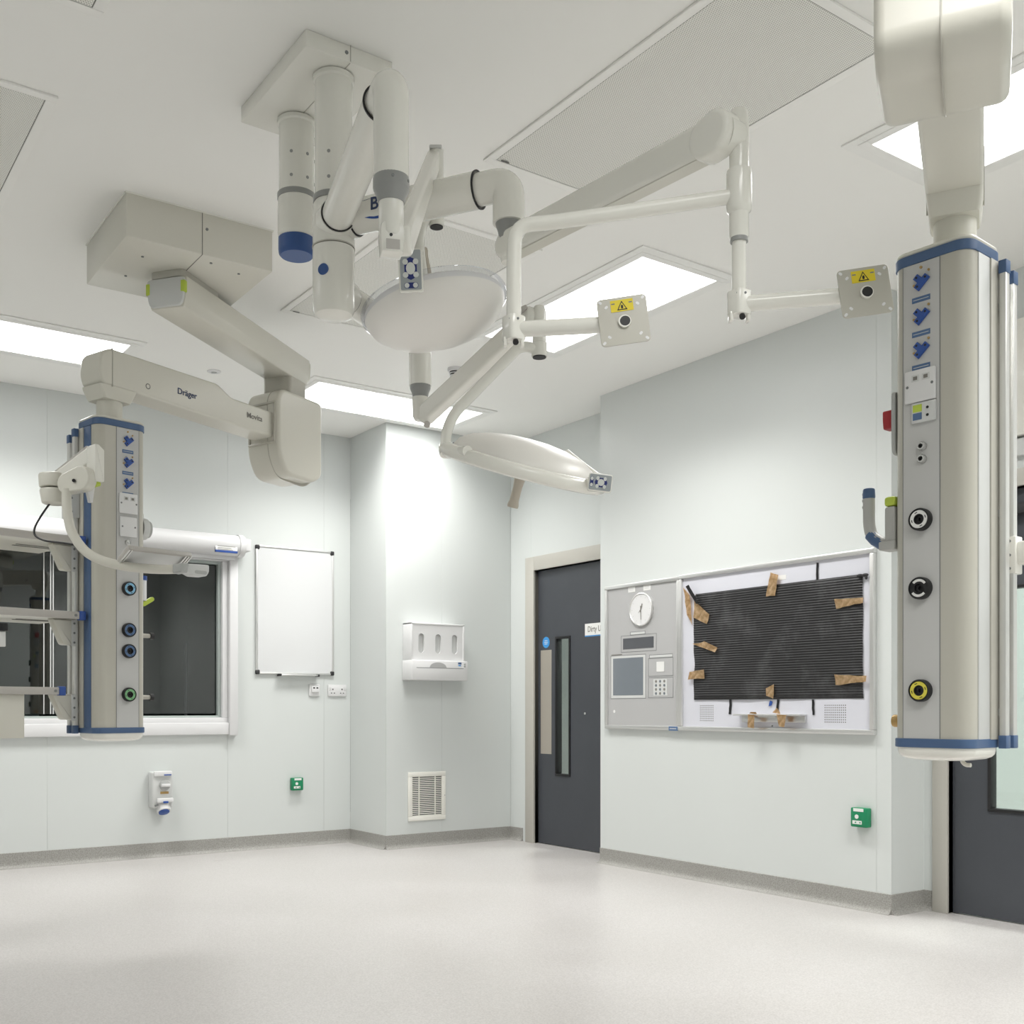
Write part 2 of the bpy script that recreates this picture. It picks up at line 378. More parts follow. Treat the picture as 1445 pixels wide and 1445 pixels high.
# coved skirting: flat upstand and a hollow curve onto the floor
COVE = [(0, 0), (.036, 0), (.022, .004), (.012, .012), (.007, .024), (.005, .04), (.005, .098), (.003, .1), (0, .1)]
def skirt(name, pts):
    g = G()
    for a, b_ in zip(pts[:-1], pts[1:]):
        a, b_ = Vector((*a, 0)), Vector((*b_, 0)); d = b_ - a
        X = d.normalized(); Z = X.cross(UP)          # Z points into the room
        M = Matrix((Z, UP, X)).transposed().to_4x4(); M.translation = a
        g.prism(COVE, 0, d.length, M)
    o = g.build(name, 'skirting'); o['kind'] = 'structure'
skirt('baseboard_north', [(XW, YN), (XP, YN)]); skirt('baseboard_pier_side', [(XP, YN), (XP, YP)]); skirt('baseboard_pier', [(XP - .005, YP), (XD, YP)])
skirt('baseboard_door_north', [(XD, YP), (XD, D1a + .16)])
skirt('baseboard_east', [(XE, Y0), (XE, Y1)]); skirt('baseboard_return', [(XE - .005, Y1), (XD, Y1)]); skirt('baseboard_door_south', [(XD, Y1), (XD, D2a + .08)])
skirt('baseboard_south', [(XD, YS), (XW, YS)]); skirt('baseboard_west', [(XW, YS), (XW, YN)])
# rooms seen through the glass
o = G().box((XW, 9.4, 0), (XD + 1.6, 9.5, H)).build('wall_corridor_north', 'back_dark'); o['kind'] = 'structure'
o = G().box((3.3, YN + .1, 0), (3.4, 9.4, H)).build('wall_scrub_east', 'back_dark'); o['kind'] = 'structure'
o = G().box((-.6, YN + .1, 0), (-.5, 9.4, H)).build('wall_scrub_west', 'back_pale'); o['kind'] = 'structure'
o = G().box((XD + 1.55, YS, 0), (XD + 1.65, 9.4, H)).build('wall_corridor_east', 'corridor'); o['kind'] = 'structure'
o = G().box((XD + .1, YS - .1, 0), (XD + 1.6, YS, H)).build('wall_corridor_south', 'corridor'); o['kind'] = 'structure'

# ------------------------------------------------------------------ door 1 (slate door with narrow vision panel)
def door_frame(root, a, b_, M, t=.105):
    g = G()
    for (w0, w1, ins, th) in ((-.02, .022, 0, t), (-.06, .010, .032, t - .032), (-.09, -.008, .066, t - .066)):
        u0, u1, top = -a - t + ins, -b_ + t - ins, DH + t - ins
        g.box((u0, 0, w0), (u0 + th, top, w1), M, .003); g.box((u1 - th, 0, w0), (u1, top, w1), M, .003); g.box((u0 + th - .002, top - th, w0), (u1 - th + .002, top, w1), M, .003)
    return g.build('door_frame', 'door_frame', root)
d1 = struct('door_1', (XD, (D1a + D1b) / 2, 0), 'dark grey door with a tall narrow glass slot left of the wall panel')
door_frame(d1, D1a, D1b, ME)
def leaf(root, a, b_, va, vb, z0, z1, M):
    """door leaf around a vision panel: va..vb (world y), z0..z1"""
    g = G(); w0, w1 = -.065, -.022
    g.box((-a + .004, .006, w0), (-va, DH - .004, w1), M); g.box((-vb, .006, w0), (-b_ - .004, DH - .004, w1), M)
    g.box((-va, .006, w0), (-vb, z0, w1), M); g.box((-va, z1, w0), (-vb, DH - .004, w1), M)
    lf = g.build('leaf', 'door_slate', root)
    g = G(); ringbox(g, -va - .006, -vb + .006, z0 - .008, z1 + .008, .016, w0 - .004, w1 + .008, M, .003); g.build('vision_panel_bead', 'black', lf)
    G().box((-va, z0, -.046), (-vb, z1, -.042), M).build('glass_pane', 'door_glass', lf)
    return lf
lf = leaf(d1, D1a, D1b, 6.19, 6.03, .53, 1.545, ME)
W = -.022
plabel(G().box((-6.375, .68, W), (-6.245, 1.46, W + .0015), ME, .0005, 1).build('push_plate', 'push_plate', lf), 'tall metal finger plate')
plabel(G().prism(disc(.042, n=28), 0, .0012, frame((XD + .0219, 6.31, 1.518), (0, -1, 0))).build('sign_disc', 'light_blue', lf), 'round blue fire door sticker')
MATS['light_blue'].node_tree.nodes['Principled BSDF'].inputs['Base Color'].default_value = (0.05, 0.30, 0.68, 1)
for k, (v, wd) in enumerate(((.012, .034), (0, .044), (-.012, .034))):
    G().box((-wd / 2, v - .002, 0), (wd / 2, v + .002, .0018), frame((XD + .0219, 6.31, 1.518), (0, -1, 0))).build('sign_print', 'label', lf)
sg = G().box((-.02, -.042, 0), (.36, .042, .0015), frame((XD + .0219, 5.84, 1.585), (0, -1, 0))).build('door_sign', 'label', lf)
text('sign_lettering', 'Dirty Utility', .058, frame((XD + .0202, 5.83, 1.585), (0, -1, 0)), 'text_grey', sg, ax='LEFT', sx=.8)
G().box((-.02, -.050, 0), (.36, -.043, .0015), frame((XD + .0219, 5.84, 1.585), (0, -1, 0))).build('sign_strip', 'light_blue', sg)
G().cyl((XD + .024, 5.86, .985), (XD + .018, 5.86, .985), .008).build('spyhole', 'grey_plastic', lf)

# ------------------------------------------------------------------ door 2 (right edge of the view)
d2 = struct('door_2', (XD, (D2a + D2b) / 2, 0), 'dark grey door with a wide black-edged window at right edge')
door_frame(d2, D2a, D2b, ME, .082)
lf2 = leaf(d2, D2a, D2b, 2.85, 2.40, .53, 1.60, ME)
cl = G().box((-2.80, 1.935, -.022), (-2.55, 1.985, .03), ME, .006).build('door_closer', 'black_soft', d2)
G().box((-2.74, 1.985, .005), (-2.70, 2.0, .022), ME, .003).build('closer_arm', 'grey_dark', cl)
G().box((-2.62, 1.99, .0), (-2.3, 2.003, .014), ME, .003).build('closer_arm', 'grey_dark', cl)
o = G().box((-3.04, 2.297, .0), (-1.70, 2.84, .05), ME, .004).build('overdoor_casing', 'cream_light'); o['kind'] = 'structure'  # cream casing box mounted on the wall above door 2
o = G().box((-3.0, 2.205, .0), (-1.9, 2.285, .03), ME, .004).build('overdoor_rail', 'grey_light'); o['kind'] = 'structure'  # grey rail between the overdoor casing and the door frame

# ------------------------------------------------------------------ window 1 with blind
w1 = struct('window_1', (WX0, YN, WZ0), 'white framed window with dark glass behind the left pendant')
g = G(); g.box((WX0 - .11, WZ0 - .078, -.01), (WX1, WZ0 + .005, .03), MN, .004); g.build('sill', 'trim_white', w1)
g = G(); g.box((WX1 - .0, WZ0 - .085, -.01), (WX1 + .062, WZ1 + .02, .045), MN, .005); g.build('side_cover', 'trim_white', w1)
g = G(); g.box((WX0 - .062, WZ0 - .085, -.01), (WX0, WZ1 + .02, .045), MN, .005); g.build('side_cover', 'trim_white', w1)
g = G(); ringbox(g, WX0, WX1, WZ0, WZ1, .042, -.09, .012, MN, .004); g.build('window_frame', 'trim_white', w1)
g = G(); ringbox(g, WX0 + .042, WX1 - .042, WZ0 + .036, WZ1 - .042, .020, -.07, -.02, MN, .003); g.build('inner_frame', 'frame_green', w1)
for x in (1.30,): G().box((x - .028, WZ0 + .05, -.075), (x + .028, WZ1 - .05, .004), MN, .003).build('mullion', 'trim_white', w1)
for x0, x1, y in ((WX0 + .07, 1.29, -.05), (1.31, 1.66, -.045), (1.60, WX1 - .07, -.06)):
    p = G().box((x0, WZ0 + .07, y), (x1, WZ1 - .07, y + .006), MN).build('glass_pane', 'glass', w1)
for x, y in ((1.605, -.05), (1.645, -.04), (1.66, -.036)): G().box((x, WZ0 + .07, y), (x + .006, WZ1 - .07, y + .012), MN).build('pane_edge', 'grey_light', w1)
# the dark room behind has a pale cupboard and a pole
c = thing('cupboard', 'pale blue grey cupboard seen through window left of pendant', 'cupboard', (1.6, 9.0, 0))
G().box((.9, 8.8, 0), (1.9, 9.35, 1.75), None, .01).build('body', 'back_pale', c)
for x in (.91, 1.41): G().box((x, 8.78, .08), (x + .48, 8.8, 1.72), None, .004).build('cupboard_door', 'back_pale', c)
c = thing('drip_stand', 'thin pale stand seen through the window right of pendant', 'stand', (3.0, 8.6, 0))
G().cyl((3.0, 8.6, .02), (3.0, 8.6, 1.56), .012).build('pole', 'trim_white', c)
G().lathe([(0, 0), (.2, 0), (.2, .02), (.03, .04), (0, .04)], Matrix.Translation((3.0, 8.6, 0))).build('base', 'grey_dark', c)
bl = thing('roller_blind', 'white rolled-up blind in a tube above the window', 'blind', (1.6, YN - .06, 2.19))
g = G(); g.lathe([(0, 0), (.074, 0), (.074, 2.65), (0, 2.65)], Matrix.Translation((.28, YN - .075, 2.175)) @ Matrix.Rotation(PI / 2, 4, 'Y'), 36); g.build('cassette', 'trim_white', bl)
for x in (.27, 2.89):
    e = G().cyl((x - .005, YN - .075, 2.175), (x + .03, YN - .075, 2.175), .0795, seg=36).build('end_cap', 'white_plastic', bl)
G().box((2.915, YN - .12, 2.14), (2.975, YN, 2.225), None, .006).build('wall_bracket', 'white_plastic', bl)
G().box((.3, YN - .06, 2.075), (2.88, YN - .02, 2.105), None, .004).build('bottom_bar', 'trim_white', bl)
lb = G().grid(lambda a, b_: Vector((2.70 + .16 * a, YN - .075 - .0752 * math.cos((b_ - .3) * 1.1), 2.175 + .0752 * math.sin((b_ - .85) * 1.1))), 2, 8).build('label', 'label', bl)
for k, wd in enumerate((.12, .13, .10, .11)):
    v = .75 - k * .16
    G().box((2.715, YN - .075 - .0762 * math.cos((v - .3) * 1.1) - .0004, 2.175 + .0762 * math.sin((v - .85) * 1.1)), (2.715 + wd, YN - .075 - .0762 * math.cos((v - .3) * 1.1), 2.178 + .0762 * math.sin((v - .85) * 1.1))).build('label_print', 'text_grey', lb)
G().box((2.70, YN - .152, 2.112), (2.86, YN - .135, 2.126)).build('label_strip', 'blue', lb)

# ------------------------------------------------------------------ ceiling fittings
def panel_lamp(t, x0, x1, y0, y1, watt):
    ld = bpy.data.lights.new('panel_lamp', 'AREA'); ld.shape = 'RECTANGLE'; ld.size = x1 - x0; ld.size_y = y1 - y0
    ld.energy = watt; ld.spread = math.radians(130); ld.color = (1, .99, .965)
    lo = bpy.data.objects.new('panel_lamp', ld); COL.objects.link(lo); lo.parent = t; lo.location = Vector(((x0 + x1) / 2, (y0 + y1) / 2, H - .008)) - Vector(t.location)
def ceiling_light(x0, x1, y0, y1, label, watt=PANEL_WATT):
    t = thing('ceiling_light', label, 'ceiling light', ((x0 + x1) / 2, (y0 + y1) / 2, H), 'recessed ceiling light panels')
    M = Matrix.Translation((0, 0, H)); g = G()
    ringbox(g, x0 - .072, x1 + .072, y0 - .078, y1 + .078, .074, -.007, 0, M, .002)
    g.build('trim_frame', 'light_trim', t)
    g = G(); ringbox(g, x0 - .035, x1 + .035, y0 - .035, y1 + .035, .037, -.010, -.006, M, .002); g.build('inner_frame', 'light_trim', t)
    G().box((x0, y0, -.006), (x1, y1, -.001), M).build('diffuser', 'diffuser', t)
    panel_lamp(t, x0, x1, y0, y1, watt)
ceiling_light(3.385, 3.875, 3.585, 4.845, 'lit ceiling panel behind the square monitor plates')
ceiling_light(3.405, 3.895, 1.14, 2.40, 'lit ceiling panel behind the right pendant arm')
ceiling_light(.55, 1.81, 6.105, 6.612, 'lit ceiling panel at left edge above the left pendant head')
ceiling_light(2.995, 4.257, 6.115, 6.625, 'lit ceiling panel at the back above the pier corner')
for i, (x0, x1, y0, y1) in enumerate(((.55, 1.81, .15, .66), (2.995, 4.257, .15, .66))):
    ceiling_light(x0, x1, y0, y1, 'lit ceiling panel %s' % ['behind the viewer, left one', 'behind the viewer, right one'][i])
ceiling_light(-.69, -.20, 3.585, 4.845, 'added fill light panel near the left-hand wall, outside the picture', 16)  # unseen extra panel, added to brighten the left ceiling and the poles
# corridor lights
for y in (2.3, 6.0):
    t = thing('corridor_light', 'lit ceiling panel in the corridor behind %s door' % ('right-hand' if y < 3 else 'narrow-slot'), 'ceiling light', (XD + .85, y, H))
    M = Matrix.Translation((XD + .85, y, H)); g = G(); ringbox(g, -.17, .17, -.42, .42, .03, -.012, 0, M, .003); g.build('trim_frame', 'light_trim', t)
    G().box((-.14, -.39, -.006), (.14, .39, -.001), M).build('diffuser', 'diffuser', t)
    panel_lamp(t, XD + .71, XD + .99, y - .39, y + .39, 45)
def grille(x0, x1, y0, y1, label):
    t = thing('air_grille', label, 'air grille', ((x0 + x1) / 2, (y0 + y1) / 2, H), 'perforated ceiling air grilles')
    M = Matrix.Translation((0, 0, H)); g = G(); ringbox(g, x0, x1, y0, y1, .034, -.009, 0, M, .002); g.build('trim_frame', 'ceiling', t)
    p = G().box((x0 + .037, y0 + .037, -.007), (x1 - .037, y1 - .037, -.002), M).build('perforated_panel', 'perforated', t)
    G().box((x0 + .05, y1 - .05, -.0125), (x0 + .085, y1 - .044, -.0098), M).build('latch', 'dark_line', p)
    g = G(); ringbox(g, x0 + .033, x1 - .033, y0 + .033, y1 - .033, .005, -.006, -.001, M); g.build('shadow_gap', 'dark_line', t)
grille(2.30, 2.975, 1.98, 3.302, 'large perforated ceiling grille above the monitor arm')
grille(2.30, 2.975, 3.80, 5.148, 'perforated ceiling grille behind the round surgical lamp')
grille(.20, .877, 3.777, 5.10, 'perforated ceiling grille at left edge of the picture')
grille(.20, .88, 1.94, 3.267, 'perforated ceiling grille cut off at top left corner')
t = thing('smoke_detector', 'round white smoke detector with dark slots on the ceiling', 'smoke detector', (3.577, 5.43, H))
Mz = Matrix.Translation((3.577, 5.43, H)) @ Matrix.Rotation(PI, 4, 'X')
G().lathe([(0, 0), (.05, 0), (.05, .012), (.046, .02), (.04, .022), (0, .022)], Mz).build('base', 'trim_white', t)
for k in range(2): G().lathe([(.03, .022 + k * .013), (.037 - k * .004, .022 + k * .013), (.037 - k * .004, .031 + k * .013), (.03, .031 + k * .013)], Mz).build('slot', 'black', t)
G().lathe([(.0, .03), (.04, .030), (.04, .034), (.0, .035)], Mz).build('fin', 'trim_white', t)
G().lathe([(0, .043), (.036, .043), (.034, .052), (.02, .058), (0, .06)], Mz).build('cap', 'trim_white', t)
t = thing('ceiling_sensor', 'small round recessed sensor on the ceiling left of centre', 'sensor', (2.381, 6.316, H))
Mz = Matrix.Translation((2.381, 6.316, H)) @ Matrix.Rotation(PI, 4, 'X')
G().lathe([(0, 0), (.042, 0), (.042, .003), (.03, .008), (.02, .008), (.02, .004), (0, .004)], Mz).build('bezel', 'trim_white', t)
G().sphere((0, 0, .002), (.018, .018, .010), Mz).build('eye', 'grey_plastic', t)

# ------------------------------------------------------------------ things on the walls
MPi = frame((0, YP, 0), (1, 0, 0))
wb = thing('whiteboard', 'blank whiteboard with thin frame and black corners on left wall', 'whiteboard', (3.37, YN, 1.27))
G().box((3.06, 1.28, .004), (3.676, 2.202, .012), MN).build('board', 'whiteboard', wb)
g = G(); ringbox(g, 3.054, 3.682, 1.272, 2.208, .014, 0, .018, MN, .004); g.build('board_frame', 'aluminium', wb)
for u, v in ((3.054, 1.272), (3.654, 1.272), (3.054, 2.180), (3.654, 2.180)): G().box((u - .002, v - .002, -.001), (u + .030, v + .030, .021), MN, .007, 3).build('corner_cap', 'black_soft', wb)
pt = G().box((3.23, 1.262, .0), (3.53, 1.272, .055), MN, .002).build('pen_tray', 'aluminium', wb)
for u in (3.224, 3.53): G().box((u, 1.258, .0), (u + .014, 1.276, .058), MN, .003).build('tray_end', 'black_soft', pt)
def green_box(name, M, label, s=1.0):
    t = thing(name, label, 'release box', M.translation, 'green emergency boxes low on the walls')
    G().box((-.047 * s, -.049 * s, 0), (.047 * s, .049 * s, .042), M, .006).build('body', 'green', t)
    G().box((-.03 * s, .030 * s, .042), (.03 * s, .046 * s, .0435), M, .001, 1).build('top_label', 'label', t)
    G().box((-.035 * s, -.034 * s, .042), (.020 * s, -.016 * s, .0435), M, .001, 1).build('arrow_label', 'label', t)
    G().prism(disc(.011), .042, .0435, M @ Matrix.Translation((-.01 * s, .004 * s, 0))).build('symbol', 'label', t)
    for u in (-.022, .004): G().prism([(u, -.025), (u + .010, -.020), (u + .010, -.030)], .0435, .0442, M).build('arrow', 'green', t)
green_box('emergency_release_box', frame((3.373, YN, .462), (1, 0, 0)), 'green emergency box low on left wall under the whiteboard', .95)
green_box('emergency_release_box', frame((XE, 3.345, .470), (0, -1, 0)), 'green emergency box low on right wall below taped-over panel')
t = thing('double_socket', 'white double power socket at right below the whiteboard', 'socket', (3.713, YN, 1.157))
G().box((3.636, 1.113, 0), (3.790, 1.201, .012), MN, .004).build('face_plate', 'white_plastic', t)
for uc in (3.675, 3.752):
    G().box((uc - .004, 1.160, .012), (uc + .004, 1.172, .0125), MN).build('earth_slot', 'text_black', t)
    for du in (-.012, .012): G().box((uc + du - .005, 1.135, .012), (uc + du + .005, 1.141, .0125), MN).build('pin_slot', 'text_black', t)
for uc in (3.655, 3.772): G().box((uc - .008, 1.165, .012), (uc + .008, 1.188, .016), MN, .002).build('rocker_switch', 'white_plastic', t)
for uc in (3.649, 3.777): G().cyl((uc, YN - .012, 1.157), (uc, YN - .0128, 1.157), .003, seg=10).build('screw', 'grey_plastic', t)
t = thing('data_socket', 'small white data outlet left of the double socket', 'socket', (3.523, YN, 1.158))
G().box((3.480, 1.113, 0), (3.566, 1.203, .012), MN, .004).build('face_plate', 'white_plastic', t)
G().box((3.494, 1.140, .012), (3.556, 1.188, .026), MN, .006).build('module', 'white_plastic', t)
for uc in (3.512, 3.538): G().box((uc - .008, 1.170, .026), (uc + .008, 1.180, .0265), MN).build('port', 'text_black', t)
# industrial interlocked socket
t = thing('industrial_socket', 'grey industrial power socket with rotary switch and blue cap below window', 'socket', (2.345, YN, .33))
G().box((2.275, .345, 0), (2.415, .590, .10), MN, .012, 3).build('housing', 'grey_light', t)
G().box((2.283, .560, .09), (2.407, .596, .112), MN, .006).build('top_lid', 'white_plastic', t)
G().box((2.35, .565, .112), (2.40, .573, .1135), MN).build('printed_label', 'blue', t)
k_ = G().cyl((2.355, YN - .10, .50), (2.355, YN - .125, .50), .036, bev=.004).build('rotary_switch', 'grey_plastic', t)
G().box((2.325, .490, .125), (2.385, .510, .142), MN, .004).build('switch_grip', 'white_plastic', k_)
G().box((2.328, .440, .10), (2.385, .456, .1015), MN).build('rating_label', 'brass', t)
G().box((2.30, .382, .098), (2.412, .412, .125), MN, .006).build('cap_hinge', 'white_plastic', t)
G().box((2.34, .378, .125), (2.375, .392, .130), MN, .002).build('cap_clip', 'blue', t)
G().cyl((2.355, YN - .05, .385), (2.355, YN - .095, .318), .050, .046, bev=.006).build('socket_collar', 'white_plastic', t)
G().cyl((2.355, YN - .093, .321), (2.355, YN - .099, .312), .036, bev=.002).build('socket_cap', 'blue', t)
for p in (((2.29, YN - .105, .362), (2.31, YN - .118, .37)),): G().cyl(*p, .006).build('latch', 'grey_dark', t)
# glove dispenser
t = thing('glove_dispenser', 'white wall dispenser with three oval windows and paper slot', 'dispenser', (4.20, YP, 1.23))
g = G(); M = MPi
g.box((3.97, 1.36, 0), (3.985, 1.645, .12), M, .003); g.box((4.42, 1.36, 0), (4.435, 1.645, .12), M, .003)
g.box((3.97, 1.632, 0), (4.435, 1.645, .12), M, .003); g.build('upper_case', 'white_plastic', t)
# front sheet with three real oval openings
def plate_with_ovals(u0, u1, v0, v1, cs, ow, oh, w0, w1, M):
    b = bmesh.new(); n = len(cs); xs = [u0] + [(a + c) / 2 for a, c in zip(cs[:-1], cs[1:])] + [u1]; vc = (v0 + v1) / 2
    for i, c in enumerate(cs):
        inn = oval(ow, oh, c, vc, 6); out = []
        for (x, y) in inn:
            dx, dy = x - c, y - vc
            sx = ((xs[i + 1] - c) / dx) if dx > 1e-9 else ((xs[i] - c) / dx if dx < -1e-9 else 1e9)
            sy = ((v1 - vc) / dy) if dy > 1e-9 else ((v0 - vc) / dy if dy < -1e-9 else 1e9)
            s_ = min(sx, sy); out.append((c + dx * s_, vc + dy * s_))
        A = [b.verts.new((x, y, w1)) for x, y in inn]; B = [b.verts.new((x, y, w1)) for x, y in out]; Cc = [b.verts.new((x, y, w0)) for x, y in inn]
        m_ = len(A)
        for k in range(m_):
            k2 = (k + 1) % m_; b.faces.new((A[k], A[k2], B[k2], B[k])); b.faces.new((A[k2], A[k], Cc[k], Cc[k2]))
        for (cx_, cy_) in ((xs[i], v0), (xs[i + 1], v0), (xs[i], v1), (xs[i + 1], v1)):   # fill the corner triangles
            near = sorted(range(m_), key=lambda k: (B[k].co.x - cx_) ** 2 + (B[k].co.y - cy_) ** 2)
            on_h = [k for k in range(m_) if abs(B[k].co.y - cy_) < 1e-6]; on_v = [k for k in range(m_) if abs(B[k].co.x - cx_) < 1e-6]
            kh = min(on_h, key=lambda k: abs(B[k].co.x - cx_)); kv = min(on_v, key=lambda k: abs(B[k].co.y - cy_))
            if kh != kv: b.faces.new((b.verts.new((cx_, cy_, w1)), B[kh], B[kv]))
    bmesh.ops.recalc_face_normals(b, faces=b.faces[:])
    return b
g = G(); g.add(plate_with_ovals(3.985, 4.42, 1.36, 1.632, [4.058, 4.203, 4.348], .050, .142, .10, .117, M), M); g.build('front_sheet', 'white_plastic', t)
for u in (4.058, 4.203, 4.348): G().box((u - .065, 1.38, .01), (u + .065, 1.62, .098), M, .004).build('glove_box', 'grey_light', t)
lo = G().box((3.965, 1.228, 0), (4.447, 1.372, .145), M, .006).build('lower_box', 'white_plastic', t)
G().box((4.0, 1.315, .145), (4.41, 1.319, .1455), M).build('slot', 'grey_dark', lo)
G().prism([(x * .075 + 4.185, 1.318 + max(0, math.sqrt(max(0, 1 - x * x))) * .04) for x in [i / 8 for i in range(-8, 9)]], .145, .1457, M).build('finger_notch', 'panel_grey', lo)
G().box((4.36, 1.348, .145), (4.39, 1.362, .1457), M).build('printed_label', 'ring_slate', lo)
G().box((4.362, 1.335, .145), (4.385, 1.343, .1457), M).build('printed_label', 'light_blue', lo)
for v in (1.349, 1.334): G().cyl((4.418, YP - .145, v), (4.418, YP - .150, v), .007, seg=14).build('button', 'grey_plastic', lo)
# wall vent
t = thing('wall_vent', 'white louvred air vent low on the pier wall', 'vent', (4.175, YP, .19))
g = G(); ringbox(g, 4.012, 4.336, .192, .552, .034, 0, .014, MPi, .003); g.build('vent_frame', 'cream_light', t)
G().box((4.04, .22, -.0), (4.31, .525, .001), MPi).build('dark_recess', 'black_soft', t)
NS = 22
sl0 = None
for k in range(NS):
    v = .230 + k * (.289 / (NS - 1))
    G().box((4.046, v - .0035, .001), (4.302, v + .0035, .011), MPi, .001, 1).build('slat', 'cream_light', t)
for u in (4.105, 4.245): G().box((u - .003, .226, .002), (u + .003, .519, .0125), MPi, .001, 1).build('crossbar', 'cream_light', t)
G().cyl((4.326, YP - .012, .372), (4.326, YP - .016, .372), .004, seg=10).build('screw', 'grey_plastic', t)

# ------------------------------------------------------------------ control panel with clock (east wall). local u = -y
MR = frame((XE, 0, 0), (0, -1, 0))
cp = thing('control_panel', 'grey wall control panel with clock, screens and keypad', 'control panel', (XE, 4.95, .89))
U0, U1, V0, V1 = -5.291, -4.615, .890, 1.820
g = G(); ringbox(g, U0, U1, V0, V1, .024, 0, .026, MR, .004); g.build('panel_frame', 'aluminium', cp)
fp = G().box((U0 + .02, V0 + .02, 0), (U1 - .02, V1 - .02, .016), MR).build('face_plate', 'panel_grey', cp)
def pu(x): # picture column on the east wall to local u, used for surveyed marks
    u = (x - CXP) / FPX; return -XE / (S_ + u * C_) * (C_ - u * S_)
ck = G().lathe([(0, 0), (.106, 0), (.106, .012), (.100, .016), (.096, .010), (0, .010)], frame((XE - .016, 4.945, 1.645), (0, -1, 0)), 40).build('clock_rim', 'aluminium', cp)
CK = frame((XE - .016, 4.945, 1.645), (0, -1, 0))
G().prism(disc(.096, n=40), .008, .0105, CK).build('clock_face', 'white_plastic', ck)
for k in range(12): G().box((-.002, .076, .0105), (.002, .087, .0110), CK @ Matrix.Rotation(-k * PI / 6, 4, 'Z')).build('hour_mark', 'grey_light', ck)
G().box((-.004, -.018, .0115), (.004, .038, .0125), CK @ Matrix.Rotation(-.35, 4, 'Z')).build('hour_hand', 'text_grey', ck)
G().box((-.0025, -.022, .0128), (.0025, .065, .0136), CK @ Matrix.Rotation(-PI + .04, 4, 'Z')).build('minute_hand', 'text_grey', ck)
G().box((-.001, -.025, .0138), (.001, .03, .0142), CK @ Matrix.Rotation(2.4, 4, 'Z')).build('second_hand', 'text_grey', ck)
def inset(name, u0, u1, v0, v1, m, par, w=.0165, line=True, lm='grey_dark'):
    if line:
        g = G(); ringbox(g, u0 - .004, u1 + .004, v0 - .004, v1 + .004, .0025, .0158, w + .0004, MR); g.build(name + '_outline', lm, par)
    return G().box((u0, v0, .0155), (u1, v1, w), MR, .0006, 1).build(name, m, par)
s1 = inset('timer_bezel', -5.135, -4.82, 1.385, 1.485, 'panel_grey', cp)
G().box((-5.12, 1.40, .016), (-4.84, 1.470, .0175), MR).build('timer_display', 'screen_dark', s1)
s1 = inset('timer_label', -5.05, -4.92, 1.492, 1.506, 'grey_light', cp)
s1 = inset('touchscreen_bezel', -5.235, -4.915, 1.088, 1.360, 'grey_light', cp)
G().box((-5.215, 1.106, .016), (-4.935, 1.345, .0175), MR).build('touchscreen', 'screen', s1)
G().box((-5.232, 1.366, .0155), (-5.13, 1.372, .0168), MR).build('screen_marking', 'text_grey', cp)
s1 = inset('intercom_label', -4.875, -4.68, 1.338, 1.352, 'grey_light', cp)
s1 = inset('intercom_panel', -4.885, -4.675, 1.225, 1.330, 'panel_grey', cp)
G().box((-4.815, 1.248, .016), (-4.748, 1.310, .0185), MR, .001, 1).build('intercom_button', 'label', s1)
s1 = inset('keypad_panel', -4.885, -4.675, 1.090, 1.210, 'panel_grey', cp)
kp = G().box((-4.842, 1.100, .016), (-4.722, 1.203, .018), MR).build('keypad', 'grey_light', s1)
for i in range(3):
    for j in range(4):
        G().prism(disc(.0085, n=12), .018, .0192, MR @ Matrix.Translation((-4.818 + i * .036, 1.114 + j * .025, 0))).build('key', 'text_grey' if (i + j) % 2 else 'screen', s1)
for u in (-5.04, -4.90): G().box((u - .032, 1.762, .0155), (u + .032, 1.795, .017), MR).build('paper_label', 'label', cp)
for u in (-5.04, -4.90):
    for k in range(2): G().box((u - .022, 1.772 + k * .010, .017), (u + .02, 1.776 + k * .010, .0173), MR).build('label_print', 'grey_light', cp)
G().cyl((XE - .0155, 5.205, 1.002), (XE - .017, 5.205, 1.002), .010, seg=14).build('indicator', 'label', cp)
G().box((-4.70, V0 - .004, .02), (-4.625, V0 + .022, .028), MR, .001, 1).build('maker_badge', 'ring_slate', cp)
G().box((-4.690, V0 + .006, .028), (-4.635, V0 + .011, .0284), MR).build('badge_print', 'grey_light', cp)

# ------------------------------------------------------------------ display panel, taped over
dp = thing('display_panel', 'wide white display panel in grey frame, mostly covered in black', 'display panel', (XE, 3.94, .89))
g = G(); ringbox(g, -4.615, -3.266, .888, 1.826, .026, 0, .030, MR, .005); g.build('panel_frame', 'aluminium', dp)
fb = G().box((-4.60, .90, 0), (-3.28, 1.815, .014), MR).build('white_board', 'board_white', dp)
for uc, n_ in ((-4.40, 9), (-3.505, 11)):
    g = G()
    for i in range(n_):
        for j in range(8):
            g.prism(disc(.0035, n=8), .0139, .0143, MR @ Matrix.Translation((uc + (i - (n_ - 1) / 2) * .0125, .962 + j * .0125 - .012, 0)))
    o = g.build('speaker_holes', 'dark_line', dp); o['kind'] = 'stuff'
G().box((-3.89, 1.723, .014), (-3.82, 1.748, .0153), MR).build('paper_label', 'label', dp)
G().cyl((XE - .014, 3.915, .925), (XE - .016, 3.915, .925), .005, seg=10).build('screw', 'grey_dark', dp)
for v in (1.10, 1.17, 1.03): G().box((-3.296, v, .0138), (-3.288, v + .03, .0152), MR).build('edge_mark', 'text_black', dp)
SH = (-4.497, -3.335, 1.072, 1.70)
